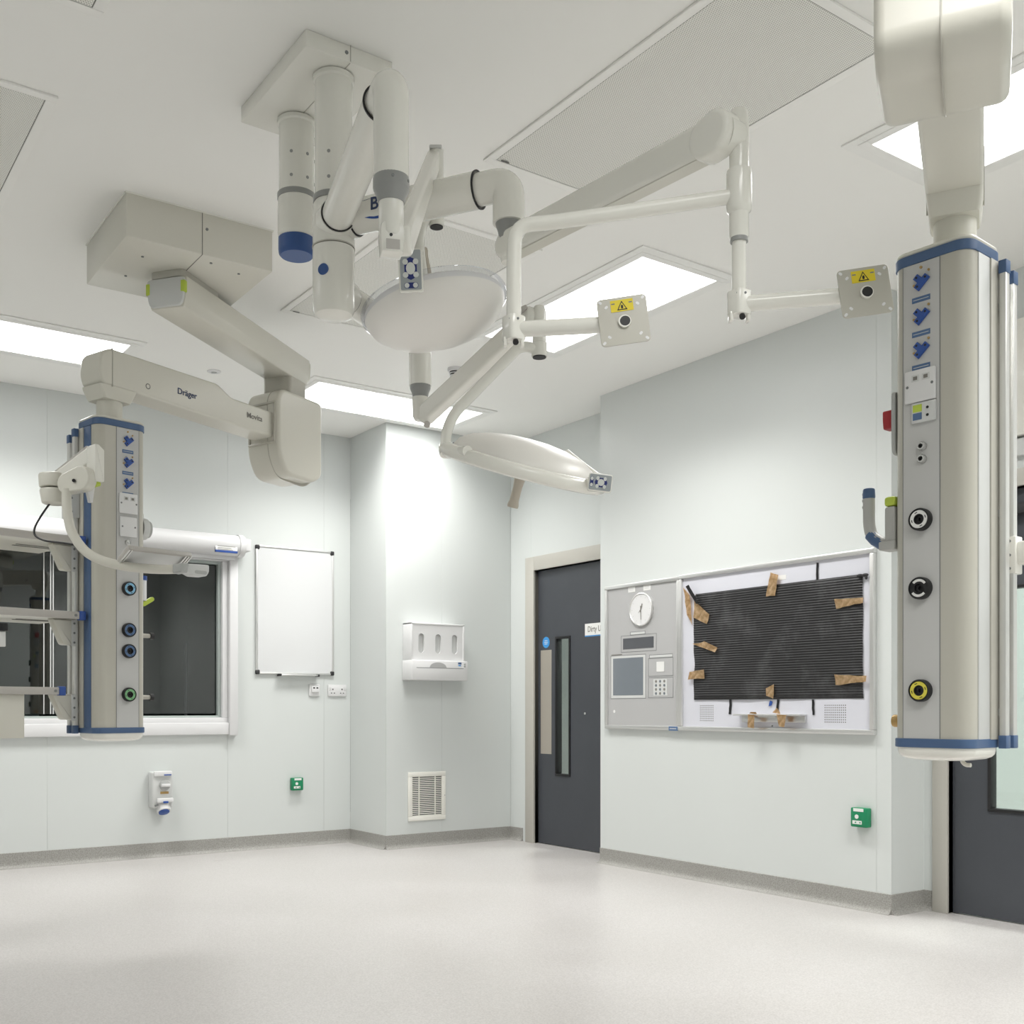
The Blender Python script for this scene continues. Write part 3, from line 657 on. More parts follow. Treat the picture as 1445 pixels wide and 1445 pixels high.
def sheet(a, b_):
    u = SH[0] + (SH[1] - SH[0]) * a; v = SH[2] + (SH[3] - SH[2]) * b_
    wv = .024 + .0012 * math.sin(v * 2 * PI / .0135 + .8 * noise.noise((u * 2, v * 2, 0))) + .006 * noise.noise((u * 5 + v * 2.5, v * 2.2, 3)) + .004 * abs(noise.noise((u * 3 + v * 5, v * 1.5, 8)))
    ed = min(a, 1 - a, b_, 1 - b_); wv -= .006 * max(0, 1 - ed / .04)
    if a == 0: u += .012 * noise.noise((v * 9, 0, 0)) + (.02 if b_ > .8 else 0)
    if a == 1: u += .006 * noise.noise((v * 9, 5, 0))
    return MR @ Vector((u, v, wv))
o = tag(G().grid(sheet, 80, 330, True).build('black_sheet', 'black_sheet', None, 180), 'black ribbed plastic sheet taped over the white display panel', 'sheet')
TG = 'brown paper tape strips on the panel'
def tape(pts, label, m='kraft_tape', grp=TG, w0=.033, cr=.006, name='tape_strip', cat='tape'):
    """crumpled strip given by its four corners (bottom-left, bottom-right, top-right, top-left) in panel u, v"""
    sd = random.random() * 50
    def f(a, b_):
        p = (Vector(pts[0]) * (1 - a) + Vector(pts[1]) * a) * (1 - b_) + (Vector(pts[3]) * (1 - a) + Vector(pts[2]) * a) * b_
        n1 = noise.noise((p.x * 22, p.y * 22, sd)); n2 = noise.noise((p.x * 40, p.y * 40, sd + 9))
        return MR @ Vector((p.x + .004 * n2, p.y + .004 * n1, w0 + cr * n1 + .4 * cr * n2))
    b = G(); b.grid(f, 10, 10, False, .0012)
    return tag(b.build(name, m), label, cat, grp)
def pv(x, y):   # surveyed picture mark on the east panel -> (u, v)
    u = pu(x); k = (x - CXP) / FPX; d = -u / (C_ - k * S_); return (u, EYE - (y - HYP) / FPX * d)
def q4(*p): return [pv(*a) for a in p]
tape(q4((1086, 842), (1099, 841), (1104, 812), (1093, 808)), 'brown tape strip at top middle of the black sheet')
tape(q4((1185, 859), (1224, 851), (1223, 843), (1183, 846)), 'brown tape strip at upper right edge of the black sheet')
tape(q4((1185, 967), (1228, 962), (1229, 954), (1183, 952)), 'brown tape strip at lower right edge of the black sheet')
tape(q4((976, 959), (999, 957), (999, 945), (978, 948)), 'brown tape strip at lower left edge of the black sheet')
tape(q4((1087, 982), (1097, 986), (1098, 966), (1086, 971)), 'brown tape strip at bottom middle of the black sheet', cr=.003)
tape(q4((975, 868), (982, 882), (979, 841), (969, 829)), 'brown tape strip peeling at the upper left outer corner', cr=.008)
tape(q4((984, 872), (1003, 881), (1007, 868), (985, 848)), 'wide brown tape flap folded over the upper left corner')
tape(q4((984, 909), (1016, 921), (1019, 914), (1000, 905)), 'twisted brown tape curl at middle left of the black sheet', cr=.012, w0=.040)
BT = 'thin black tape strips on the panel'
bt = lambda a, b_, l: tape([pv(a[0] - 1.6, a[1]), pv(a[0] + 1.6, a[1]), pv(b_[0] + 1.6, b_[1]), pv(b_[0] - 1.6, b_[1])], l, 'black_soft', BT, .018, .001, 'black_tape')
bt((1155, 838), (1157, 794), 'thin black tape strip above the top edge of sheet')
bt((1033, 1008), (1034, 987), 'thin black tape strip below the sheet, left one')
bt((1100, 1003), (1101, 987), 'thin black tape strip below the sheet, middle one')
bt((1151, 1009), (1150, 987), 'thin black tape strip below the sheet, right one')
tape(q4((990, 853), (993, 850), (979, 826), (975, 829)), 'thin black tape strip slanting at the upper left corner', 'black_soft', BT, .044, .002, 'black_tape')
u_, v_ = pv(1226, 812)
t = G(); t.sphere((u_, v_, .03), (.02, .009, .010), MR, 12); t.sphere((u_ - .03, v_ + .001, .032), (.018, .008, .008), MR, 12); t.sphere((u_ + .006, v_ - .012, .03), (.008, .012, .006), MR, 10)
tag(t.build('knot', 'black_soft'), 'twisted black tie at the upper right corner of sheet', 'knot')
u_, v_ = pv(1090, 993)
t = G(); t.prism([(u_ - .010, v_ - .014), (u_ + .008, v_ - .010), (u_ + .016, v_ + .010), (u_, v_ + .018), (u_ - .006, v_ + .004)], .015, .021, MR, .002)
tag(t.build('plastic_tag', 'blue'), 'small blue tag hanging under the black sheet', 'tag')
ts = thing('pull_out_tray', 'small metal tray taped to the bottom of display panel', 'tray', (XE - .02, 3.92, .955))
a_, b__ = pv(1046, 1005), pv(1141, 1005)
G().box((a_[0], .982, .014), (b__[0], .990, .072), MR, .002).build('shelf_plate', 'aluminium', ts)
G().box((a_[0] + .03, .945, .014), (b__[0], .982, .030), MR, .003).build('back_plate', 'steel', ts)
G().prism([(a_[0] + .12, .982), (b__[0] - .14, .982), (b__[0] - .19, .972), (a_[0] + .17, .972)], .03, .06, MR).build('paper_clamp', 'aluminium', ts)
tape([(a_[0] + .115, .915), (a_[0] + .16, .910), (a_[0] + .16, .985), (a_[0] + .115, .988)], 'brown tape strip holding left side of small tray', w0=.076, cr=.003)
tape([(b__[0] - .135, .925), (b__[0] - .10, .920), (b__[0] - .085, .985), (b__[0] - .15, .988)], 'brown tape strip holding right side of small tray', w0=.076, cr=.004)
tape([(b__[0] - .19, .998), (b__[0] - .14, .992), (b__[0] - .15, 1.012), (b__[0] - .17, 1.028)], 'crumpled brown tape end above right of small tray', w0=.06, cr=.010)
tape([(a_[0] + .11, .993), (a_[0] + .165, .990), (a_[0] + .155, 1.003), (a_[0] + .12, 1.0)], 'crumpled brown tape end above left of small tray', 'kraft_core', w0=.06, cr=.006)

# ------------------------------------------------------------------ ceiling pendants
def rpoly(pts, rad, n=5):
    """polygon with rounded corners: rad per corner"""
    out = []; N_ = len(pts)
    for i in range(N_):
        a, p, c = Vector(pts[i - 1]), Vector(pts[i]), Vector(pts[(i + 1) % N_]); r_ = rad[i]
        if r_ <= 0: out.append((p.x, p.y)); continue
        u, v = (a - p), (c - p); f = min(r_, u.length * .49, v.length * .49); A, B = p + u.normalized() * f, p + v.normalized() * f
        for k in range(n + 1):
            t = k / n; q = A * (1 - t) ** 2 + p * 2 * t * (1 - t) + B * t * t; out.append((q.x, q.y))
    return out
def T_socket(M, par, s=1.0):
    R = M @ Matrix.Rotation(math.radians(43), 4, 'Z')
    b = G().prism([(-.026 * s, -.011 * s), (.026 * s, -.011 * s), (.026 * s, .009 * s), (.010 * s, .009 * s), (.010 * s, .030 * s), (-.010 * s, .030 * s), (-.010 * s, .009 * s), (-.026 * s, .009 * s)], 0, .010, R, .002).build('socket_block', 'blue', par)
    for (x, y) in ((-.018, -.001), (.018, -.001), (0, .022)): G().prism(disc(.004 * s, n=8), .010, .0104, R @ Matrix.Translation((x * s, y * s, 0))).build('pin_hole', 'black', b)
    for (x, y) in ((-.024, -.003), (.018, .030)): G().prism(disc(.0035, n=8), 0, .003, M @ Matrix.Translation((x, y, 0))).build('screw', 'brass', par)
    l = G().box((-.030, -.052, 0), (.022, -.037, .0012), M).build('socket_label', 'ring_slate', par)
    G().box((-.026, -.0453, .0012), (.018, -.0437, .0015), M).build('label_print', 'grey_light', l)
def gas_outlet(M, par, ring, marks='ring_white', r=.031):
    o = G().lathe([(0, 0), (r, 0), (r, .016), (r * .94, .020), (r * .86, .020), (r * .84, .017), (r * .42, .017), (r * .40, .010), (r * .18, .010), (r * .18, .004), (0, .004)], M, 36).build('gas_outlet', 'black', par)
    if marks != 'arcs':
        G().lathe([(r * .48, .0172), (r * .80, .0172), (r * .80, .0185), (r * .48, .0185)], M, 36).build('coloured_ring', ring, o)
        for a in (0.4, 1.8, 3.5, 5.0): G().box((-.004, r * .60, .0185), (.004, r * .67, .0188), M @ Matrix.Rotation(a, 4, 'Z')).build('ring_print', 'black', o)
    else:
        for a0 in (.6, 3.74):
            P = [(math.cos(a0 + k * .2) * r * .80, math.sin(a0 + k * .2) * r * .80) for k in range(10)] + [(math.cos(a0 + k * .2) * r * .58, math.sin(a0 + k * .2) * r * .58) for k in range(9, -1, -1)]
            G().prism(P, .0172, .0185, M).build('coloured_ring', ring, o)
    return o
def pendant(label, box, p2, col, e1, Wd, pu_, side, gas, right, hoff):
    """box: ceiling pivot xy; p2: elbow xy; col: column centre xy; e1: direction to the right along the column front"""
    t = thing('ceiling_pendant', label, 'pendant', (box[0], box[1], H), 'ceiling supply pendants')
    BX, P2, CC = (Vector((*v, 0)) for v in (box, p2, col))
    # casing on the ceiling
    cb = G().box((BX.x - .315, BX.y - .30, H - .18), (BX.x + .315, BX.y + .30, H), None, .006).build('ceiling_casing', 'cream', t)
    G().box((BX.x - .001, BX.y - .302, H - .18), (BX.x + .001, BX.y - .299, H)).build('casing_joint', 'dark_line', cb)
    G().box((BX.x - .001, BX.y - .30, H - .1815), (BX.x + .001, BX.y + .30, H - .179)).build('casing_joint', 'dark_line', cb)
    G().box((BX.x - .318, BX.y - .303, H - .006), (BX.x + .318, BX.y + .303, H)).build('ceiling_flange', 'cream_light', cb)
    for x, y in ((-.2, .1), (-.2, -.14), (.2, -.2), (.2, .2), (.06, -.24)): G().cyl((BX.x + x, BX.y + y, H - .180), (BX.x + x, BX.y + y, H - .183), .006, seg=10).build('screw', 'grey_dark', cb)
    G().cyl((BX.x + .02, BX.y - .30, H - .07), (BX.x + .02, BX.y - .303, H - .07), .006, seg=10).build('screw', 'grey_dark', cb)
    # upper arm: box section with slightly narrower belly
    X = (P2 - BX).normalized(); Yv = UP.cross(X); L = (P2 - BX).length
    M = Matrix((Yv, UP, X)).transposed().to_4x4(); M.translation = BX
    sec = rpoly([(-.098, 2.885), (.098, 2.885), (.094, 2.80), (.082, 2.752), (-.082, 2.752), (-.094, 2.80)][::-1], [.008] * 6, 3)
    ua = G().prism(sec, -.085, L + .10, M, .008, 2).build('upper_arm', 'cream', t)
    G().prism(rpoly([(-.094, 2.880), (.094, 2.880), (.090, 2.80), (.078, 2.757), (-.078, 2.757), (-.090, 2.80)][::-1], [.02] * 6, 4), -.10, -.083, M, .006, 2).build('end_cap', 'grey_light', ua)
    for s_ in (-1, 1): G().box((s_ * .076, 2.812, -.102), (s_ * .0965, 2.862, -.078), M, .004).build('marker_tab', 'lime', ua)
    G().prism(rpoly([(-.098, 2.885), (.098, 2.885), (.088, 2.77), (-.088, 2.77)][::-1], [.03] * 4, 4), L + .10, L + .118, M, .006, 2).build('end_cap', 'cream', ua)
    G().prism(disc(.035, .012, n=16), L + .118, L + .121, M @ Matrix.Translation((0, 2.86, 0))).build('marker_tab', 'blue', ua)
    G().prism(rrect(.165, .30, .02), 2.884, 2.916, Matrix.Translation(BX) @ Matrix.Rotation(math.atan2(X.y, X.x) - PI / 2, 4, 'Z') @ Matrix.Translation((0, .06, 0)), .004).build('swivel_plate', 'cream_dark', t)
    # elbow: neck and motor housing, in the lower arm's direction
    HC = CC + RIGHT * hoff       # the neck sits a little off the column's centre
    A = (HC - P2).normalized(); Lb = (HC - P2).length; Bv = A.cross(UP)
    MS = Matrix((A, UP, Bv)).transposed().to_4x4(); MS.translation = P2     # s along the arm, v up, w sideways
    G().prism(rrect(.18, .165, .02), 2.665, 2.753, Matrix.Translation(P2) @ Matrix.Rotation(math.atan2(X.y, X.x), 4, 'Z'), 0, smooth=False).build('elbow_neck', 'cream_dark', t)
    prof = rpoly([(-.165, 2.655), (.13, 2.67), (.165, 2.62), (.160, 2.33), (.10, 2.225), (-.10, 2.22), (-.165, 2.26)][::-1], [.03, .03, .08, .12, .05, .04, .03][::-1], 6)
    hb = G().prism(prof, -.118, .118, MS, .022, 4, smooth=True).build('elbow_housing', 'cream', t)
    G().prism(rpoly([(-.167, 2.657), (.131, 2.672), (.167, 2.62), (.162, 2.33), (.10, 2.223), (-.10, 2.203), (-.167, 2.25)][::-1], [.03, .03, .08, .12, .05, .04, .03][::-1], 6), -.0015 , .0015 , MS @ Matrix.Translation((0, 0, -.0 if right else -.04))).build('housing_seam', 'cream_dark', hb)
    G().lathe([(.010, 0), (.013, 0), (.013, .0015), (.010, .0015)], MS @ Matrix.Translation((-.165, 2.56, .04)) @ Matrix.Rotation(-PI / 2, 4, 'Y'), 16).build('mark', 'cream_dark', hb)
    g = G(); ringbox(g, -.098, .098, 2.385, 2.60, .012, .150, .170, Matrix((Bv, UP, A)).transposed().to_4x4() if False else Matrix.Translation(P2) @ Matrix((Bv, UP, A)).transposed().to_4x4(), .003); g.build('joint_frame', 'cream_dark', hb)
    # lower arm
    prof = rpoly([(.13, 2.415), (.13, 2.545), (Lb * .40, 2.553), (Lb * .48, 2.600), (Lb + .05, 2.605), (Lb + .095, 2.575), (Lb + .105, 2.49), (Lb + .085, 2.440), (Lb * .9, 2.440)], [0, 0, .02, .02, .03, .04, .03, .02, 0], 4)
    la = G().prism(prof, -.073, .073, MS, .012, 3, smooth=True).build('lower_arm', 'cream', t)
    g = G(); ringbox(g, -.0755, .0755, 2.438, 2.6052, .004, Lb + .035, Lb + .039, Matrix.Translation(P2) @ Matrix((Bv, UP, A)).transposed().to_4x4()); g.build('cap_joint', 'cream_dark', la)
    for s_ in (-1, 1): G().lathe([(.009, 0), (.013, 0), (.013, .001), (.009, .001)], MS @ Matrix.Translation((Lb * .86, 2.485, s_ * .073)) @ Matrix.Rotation(0 if s_ > 0 else PI, 4, 'X'), 18).build('mark', 'dark_line', la)
    # inner-facing side lettering (towards the viewer: w negative side when the arm runs to the left)
    sgn = 1 if Bv.dot(FWD) < 0 else -1
    if not right:
        for s_, body, z, sz, m_ in ((.655, 'Dräger', 2.505, .040, 'text_navy'), (.262, 'Movita', 2.49, .038, 'text_grey')):
            o_ = MS @ Vector((Lb * s_ * 1.0, 0, sgn * .0742)); o_.z = z
            text('lettering', body, sz, frame(o_, A if sgn > 0 else -A), m_, la, .0008)
    hd = G().loft([rrect(.140, .125, .012, 3), rrect(.150, .133, .012, 3), rrect(.185, .140, .012, 3), rrect(.190, .142, .012, 3)], (2.385, 2.395, 2.430, 2.442), Matrix.Translation(HC) @ Matrix.Rotation(math.atan2(A.y, A.x), 4, 'Z')).build('head_adapter', 'cream', t)
    G().cyl((HC.x, HC.y, 2.285), (HC.x, HC.y, 2.39), .056, seg=36).build('neck', 'cream', t)
    # column in its own frame
    E1 = Vector((*e1, 0)).normalized(); M = frame(CC, E1); Dp = .195
    Mz = Matrix.Translation(CC) @ Matrix.Rotation(math.atan2(E1.y, E1.x), 4, 'Z')     # x right, y back, z up
    def rr(w_, d_, r_): return rrect(w_, d_, r_, 8)
    cbod = G().prism(rr(Wd, Dp, .042), .935, 2.264, Mz, 0, smooth=True).build('column', 'column_cream', t)
    G().prism(rr(Wd + .008, Dp + .008, .045), 2.258, 2.286, Mz, .002, 2, smooth=True).build('top_band', 'blue_trim', t)
    G().prism(rr(Wd + .004, Dp + .004, .045), 2.285, 2.300, Mz, .007, 3, smooth=True).build('top_cap', 'cream', t)
    G().prism(rr(Wd + .010, Dp + .010, .045), .912, .937, Mz, .003, 2, smooth=True).build('bottom_band', 'blue_trim', t)
    G().loft([rr(Wd * q, Dp * q, .045 * q) for q in (.55, .80, .92, .975, 1.0, 1.0)], (.876, .880, .886, .893, .903, .914), Mz, True).build('bottom_cap', 'cream_light', t)
    pn = G().box((pu_ - .053, .937, Dp / 2 - .004), (pu_ + .053, 2.257, Dp / 2 + .0012), M, 0).build('service_panel', 'column_panel', t)
    for s_ in (-1, 1): G().box((pu_ + s_ * .053 - .0008, .937, Dp / 2), (pu_ + s_ * .053 + .0008, 2.257, Dp / 2 + .0018), M).build('panel_joint', 'grey_dark', pn)
    F0 = M @ Matrix.Translation((pu_, 0, Dp / 2 + .0012))
    for z in (2.200, 2.105, 2.012): T_socket(F0 @ Matrix.Translation((.004, z, 0)), pn, .86)
    G().prism(disc(.004, n=10), 0, .003, F0 @ Matrix.Translation((0, 2.243, 0))).build('screw', 'brass', pn)
    # side channel and mounting rails
    s_ = side
    ch = G().box((s_ * (Wd / 2 - .004), .935, -.088), (s_ * (Wd / 2 + .007), 2.257, -.020), M, .002).build('side_channel', 'cream_dark', t)
    G().box((s_ * (Wd / 2 - .002), .935, -.018), (s_ * (Wd / 2 + .003), 2.257, .046), M, .001).build('side_strip', 'blue_trim' if not right else 'grey_light', t)
    for k, w_ in enumerate((-.066, -.113)):
        rl = G().box((s_ * (Wd / 2 + .012), .945, w_ - .012), (s_ * (Wd / 2 + .030), 2.225 - .02 * k, w_ + .012), M, .002).build('rail', 'rail_metal', t)
        for z0 in (.910, 2.22 - .02 * k): G().box((s_ * (Wd / 2 + .010), z0, w_ - .014), (s_ * (Wd / 2 + .032), z0 + .036, w_ + .014), M, .002).build('rail_cap', 'blue_trim', rl)
        for z in (1.0, 1.55, 2.12): G().box((s_ * (Wd / 2 - .02), z, w_ - .006 + .035 * k), (s_ * (Wd / 2 + .014), z + .02, w_ + .006 + .035 * k), M).build('rail_spacer', 'grey_plastic', rl)
    for z, ring, mk in gas: gas_outlet(F0 @ Matrix.Translation((.002, z, 0)), pn, ring, mk)
    return t, M, Mz, pn, F0, Dp
LP = ((1.575, 4.612), (2.362, 5.231), (1.352, 4.846))
lp, LM, LMz, lpn, LF, Dp = pendant('left cream ceiling pendant with two folded arms and shelves beside it', *LP, (.981, .193), .235, .026, -1,
    ((1.550, 'ring_blue', 'r'), (1.367, 'ring_slate', 'r'), (1.274, 'ring_slate', 'r'), (1.082, 'ring_green', 'r')), False, -.01)
RP = ((2.62, .48), (1.949, 1.210), (2.790, 1.725))
rp, RM, RMz, rpn, RF, Dp = pendant('right cream ceiling pendant close to the viewer with white, black and yellow outlets', *RP, (.0906, -.996), .220, -.022, 1,
    ((1.543, 'ring_white', 'r'), (1.353, 'ring_white', 'arcs'), (1.070, 'ring_yellow', 'r')), True, .024)
# left pendant details
def data_plate(F, par, z, w_=.086, h_=.09):
    d = G().box((-w_ / 2, z - h_ / 2, 0), (w_ / 2, z + h_ / 2, .010), F, .004).build('data_plate', 'white_plastic', par)
    for u in (-.012, .018):
        G().box((u - .011, z + .012, .010), (u + .011, z + .030, .0108), F).build('data_port', 'grey_light', d)
        G().box((u - .006, z + .016, .0108), (u + .006, z + .026, .0112), F).build('port_symbol', 'text_grey', d)
    for u in (-.035, .036): G().prism(disc(.004, n=10), .010, .0108, F @ Matrix.Translation((u, z, 0))).build('screw', 'grey_dark', d)
data_plate(LF, lpn, 1.925)
d = G().box((-.040, 1.778, 0), (.040, 1.866, .010), LF, .004).build('blank_plate', 'white_plastic', lpn)
for u in (-.03, .03): G().prism(disc(.004, n=10), .010, .0108, LF @ Matrix.Translation((u, 1.822, 0))).build('screw', 'grey_dark', d)
G().lathe([(0, 0), (.013, 0), (.013, .006), (.009, .009), (.009, .006), (.005, .006), (.005, .012), (0, .012)], LF @ Matrix.Translation((0, 1.754, 0)), 20).build('earth_stud', 'steel', lpn)
k_ = G().lathe([(0, 0), (.048, 0), (.05, .012), (.048, .030), (.03, .036), (0, .036)], frame(LM @ Vector((.1175, 1.835, .03)), -LM.col[2].to_3d()), 28).build('side_dial', 'grey_light', lp)
G().lathe([(0, .036), (.040, .034), (.038, .046), (0, .048)], frame(LM @ Vector((.1175, 1.835, .03)), -LM.col[2].to_3d()), 28).build('dial_rim', 'grey_plastic', k_)
G().box((.117, 1.885, .02), (.135, 1.905, .04), LM, .003).build('dial_clip', 'cream_dark', lp)
bt_ = G().cyl(LM @ Vector((.158, 1.515, -.02)), LM @ Vector((.158, 1.62, -.02)), .020, seg=20).build('side_bottle', 'white_soft', lp)
G().cyl(LM @ Vector((.158, 1.608, -.02)), LM @ Vector((.158, 1.628, -.02)), .022, seg=20).build('bottle_cap', 'blue', bt_)
G().box((.115, 1.565, -.03), (.15, 1.58, -.01), LM, .003).build('bottle_bracket', 'grey_light', lp)
G().stadium(LM @ Vector((.165, 1.500, -.02)), LM @ Vector((.205, 1.525, -.02)), .010, .010, .02, .003).build('lime_tap', 'lime', lp)
for z in (1.352, 1.072):
    pg = G().cyl(LM @ Vector((.115, z, .02)), LM @ Vector((.185, z, .02)), .011, .009).build('side_peg', 'cream_dark', lp)
    G().cyl(LM @ Vector((.174, z, .02)), LM @ Vector((.190, z, .02)), .016).build('peg_end', 'black', pg)
G().cyl(LM @ Vector((.115, .985, .02)), LM @ Vector((.135, .985, .02)), .012).build('side_knob', 'brass', lp)
# right pendant details
data_plate(RF, rpn, 1.915, .088, .09)
d = G().box((-.025, 1.812, 0), (.045, 1.868, .008), RF, .003).build('signal_plate', 'grey_light', rpn)
G().box((-.020, 1.842, .008), (.006, 1.862, .0086), RF).build('signal_label', 'lime', d)
G().box((-.020, 1.820, .008), (.006, 1.839, .0086), RF).build('signal_label', 'ring_slate', d)
for z in (1.829, 1.850): G().prism(disc(.004, n=10), .008, .0088, RF @ Matrix.Translation((.022, z, 0))).build('signal_jack', 'black', d)
for z in (1.746, 1.711):
    j = G().lathe([(0, 0), (.0125, 0), (.0125, .008), (.010, .013), (.0065, .013), (.0065, .004), (0, .004)], RF @ Matrix.Translation((.004, z, 0)), 20).build('earth_stud', 'steel', rpn)
    G().prism(disc(.0062, n=14), .004, .0055, RF @ Matrix.Translation((.004, z, 0))).build('stud_hole', 'black', j)
G().box((-.03, 1.925 + .01, 0), (.03, 1.942, .0012), RF @ Matrix.Translation((0, .0, 0))).build('paper_strip', 'label', rpn)
# emergency plate and hook on the far side of the right column
g = G().prism(rpoly([(-.03, 1.745), (.03, 1.745), (.035, 1.80), (.035, 1.925), (-.035, 1.925), (-.035, 1.80)], [.015] * 6, 3), 0, .012, frame(RM @ Vector((-.11, 0, .045)), RM.col[2].to_3d()), .003).build('side_plate', 'grey_plastic', rp)
G().prism(rpoly([(-.018, 1.825), (.018, 1.825), (.022, 1.852), (.022, 1.878), (-.022, 1.878), (-.022, 1.852)], [.006] * 6, 3), .012, .046, frame(RM @ Vector((-.11, 0, .045)), RM.col[2].to_3d()), .004).build('emergency_knob', 'red', g)
HK = frame(RM @ Vector((-.11, 0, .052)), RM.col[2].to_3d())
hk = G().box((-.03, 1.475, 0), (.03, 1.50, .05), HK, .004).build('handle_base', 'hook_grey', rp)
G().box((-.024, 1.49, .002), (.024, 1.60, .036), HK, .008).build('handle_inner', 'hook_grey', hk)
G().box((-.0245, 1.60, .0015), (.0245, 1.628, .0365), HK, .008).build('handle_tip', 'lime', hk)
G().tube([HK @ Vector(p) for p in ((0, 1.495, .03), (0, 1.50, .055), (0, 1.525, .088), (0, 1.56, .096), (0, 1.635, .096))], .017, 16, .02, 5).build('grip', 'hook_grey', hk)
G().tube([HK @ Vector(p) for p in ((0, 1.494, .048), (0, 1.512, .075), (0, 1.530, .091))], .0182, 16).build('grip_band', 'blue_trim', hk)
G().cyl(HK @ Vector((0, 1.634, .096)), HK @ Vector((0, 1.665, .096)), .0180, .017, bev=.005).build('grip_tip', 'blue_trim', hk)
for k in range(3): G().cyl(HK @ Vector((0, 1.650 - .019 * k, .111)), HK @ Vector((0, 1.650 - .019 * k, .115)), .005, seg=12).build('grip_button', 'grey_dark', hk)
G().cyl(RM @ Vector((-.105, .985, .05)), RM @ Vector((-.130, .985, .05)), .018, bev=.003).build('side_knob', 'brass', rp)
G().tube([RM @ Vector(p) for p in ((.03, .905, -.03), (.03, .872, -.03), (.04, .862, -.03), (.055, .862, -.03))], .006, 12, .012).build('drip_hook', 'cream', rp)
rb = G().box((.112, 1.395, -.145), (.146, 1.500, -.100), RM, .004).build('rail_clamp', 'cream_light', rp)
for z in (1.41, 1.447, 1.486): G().cyl(RM @ Vector((.130, z, -.100)), RM @ Vector((.130, z, -.098)), .004, seg=10).build('screw', 'grey_dark', rb)
G().box((.144, 1.42, -.18), (.30, 1.485, -.11), RM, .006).build('clamp_arm', 'cream_light', rb)

# ------------------------------------------------------------------ shelves hung on the left pendant's rails
def shelf(z, label, u1=-.145, box=False):
    t = thing('equipment_shelf', label, 'shelf', LM @ Vector((-.45, z, -.2)), 'shelves on the left pendant')
    p = G().box((-.86, z - .012, -.42), (u1 + .0, z + .012, .01), LM, .003).build('shelf_board', 'cream', t)
    G().box((-.86, z - .016, .01), (u1 - .012, z + .016, .022), LM, .003).build('front_rail', 'pewter', t)
    e = G().box((u1 - .014, z - .020, -.005), (u1 + .014, z + .020, .028), LM, .004).build('corner_cap', 'blue', t)
    G().cyl(LM @ Vector((u1 - .03, z, .022)), LM @ Vector((u1 - .03, z, .025)), .006, seg=10).build('screw', 'grey_dark', t)
    for w_ in (-.20, -.24): G().box((u1 - .20, z - .014, w_), (u1 - .01, z - .0125, w_ + .012), LM).build('slot', 'dark_line', p)
    br = G().prism(rpoly([(-.155, -.125), (-.155, -.012), (-.245, -.012), (-.225, -.06), (-.195, -.125)], [.004, .004, .006, .03, .012], 4), -.11, -.055, LM @ Matrix.Translation((0, z, 0)), .006).build('bracket', 'cream', t)
    pl = G().box((-.160, z - .130, -.060), (-.135, z - .014, -.052), LM, .002).build('bracket_plate', 'grey_light', br)
    for k in range(3): G().cyl(LM @ Vector((-.148, z - .030 - .042 * k, -.052)), LM @ Vector((-.148, z - .030 - .042 * k, -.050)), .005, seg=10).build('screw', 'grey_dark', br)
    if box:
        d = G().box((-.86, z - .20, -.38), (-.39, z - .014, .005), LM, .004).build('drawer_box', 'cream', t)
    return t
shelf(1.752, 'topmost of the three shelves beside the left pendant column')
shelf(1.425, 'middle of the three shelves beside the left pendant column')
shelf(1.096, 'lowest shelf beside left pendant column, with drawer box underneath', -.235, True)
t = thing('hand_clamp', 'small dark clamp above steel plate at left edge, on shelf rail', 'clamp', sv(4, 900, 4.25))
a_ = sv(3, 886, 4.25)
G().cyl(a_ + UP * -.012, a_ + UP * .018, .022).build('knob', 'black', t)
G().box(a_ + Vector((-.02, -.01, -.075)), a_ + Vector((.012, .01, -.012)), None, .003).build('plate', 'rail_metal', t)

# ------------------------------------------------------------------ tray arm on the left pendant
ta = thing('tray_arm', 'cream jointed arm with curved tube and keyboard tray on left pendant', 'arm', sv(112, 690, 4.5))
G().box((-.175, 1.86, -.12), (-.125, 1.99, -.045), LM, .004).build('rail_clamp', 'grey_light', ta)
for z in (1.885, 1.945): G().cyl(LM @ Vector((-.165, z, -.045)), LM @ Vector((-.165, z, -.042)), .006, seg=10).build('screw', 'grey_dark', ta)
hs = sv(77, 690, 4.34)
h1 = G().cyl(hs + UP * .003, hs + UP * .060, .060, .062, bev=.008).build('pivot_housing', 'cream', ta)
G().cyl(hs + UP * -.062, hs + UP * -.002, .050, .058, bev=.008).build('pivot_base', 'cream', ta)
lk = G().stadium(sv(85, 677, 4.33), sv(131, 643, 4.30), .028, .030, .055, .008).build('lift_link', 'cream_light', ta)
G().stadium(sv(84, 668, 4.335), sv(127, 634, 4.305), .008, .008, .05, .002).build('link_cover', 'pewter', ta)
bq = frame(sv(135, 655, 4.27), (.981, .193, 0))
hb = G().prism(rpoly([(-.022, -.075), (.018, -.075), (.018, .052), (-.006, .072), (-.022, .072)], [.004] * 5, 3), -.04, .04, bq, .004).build('head_block', 'cream_light', ta)
G().box((-.020, -.090, -.025), (.010, -.074, .025), bq, .003).build('latch', 'lime', hb)
eb = G().stadium(sv(97, 683, 4.27), sv(118, 676, 4.24), .040, .050, .05, .008).build('elbow', 'cream', ta)
G().cyl(sv(104, 678, 4.225), sv(104, 678, 4.215), .007, seg=12).build('screw', 'black', eb)
G().prism([(-.02, .03), (.03, .03), (.016, -.07), (.004, -.07)], -.012, .012, frame(sv(124, 684, 4.26), (.981, .193, 0)), .003).build('stop_tab', 'white_plastic', ta)
pts = [(94, 690, 4.25), (95, 722, 4.25), (103, 754, 4.25), (126, 782, 4.25), (165, 797, 4.26), (215, 803, 4.28), (262, 803, 4.31)]
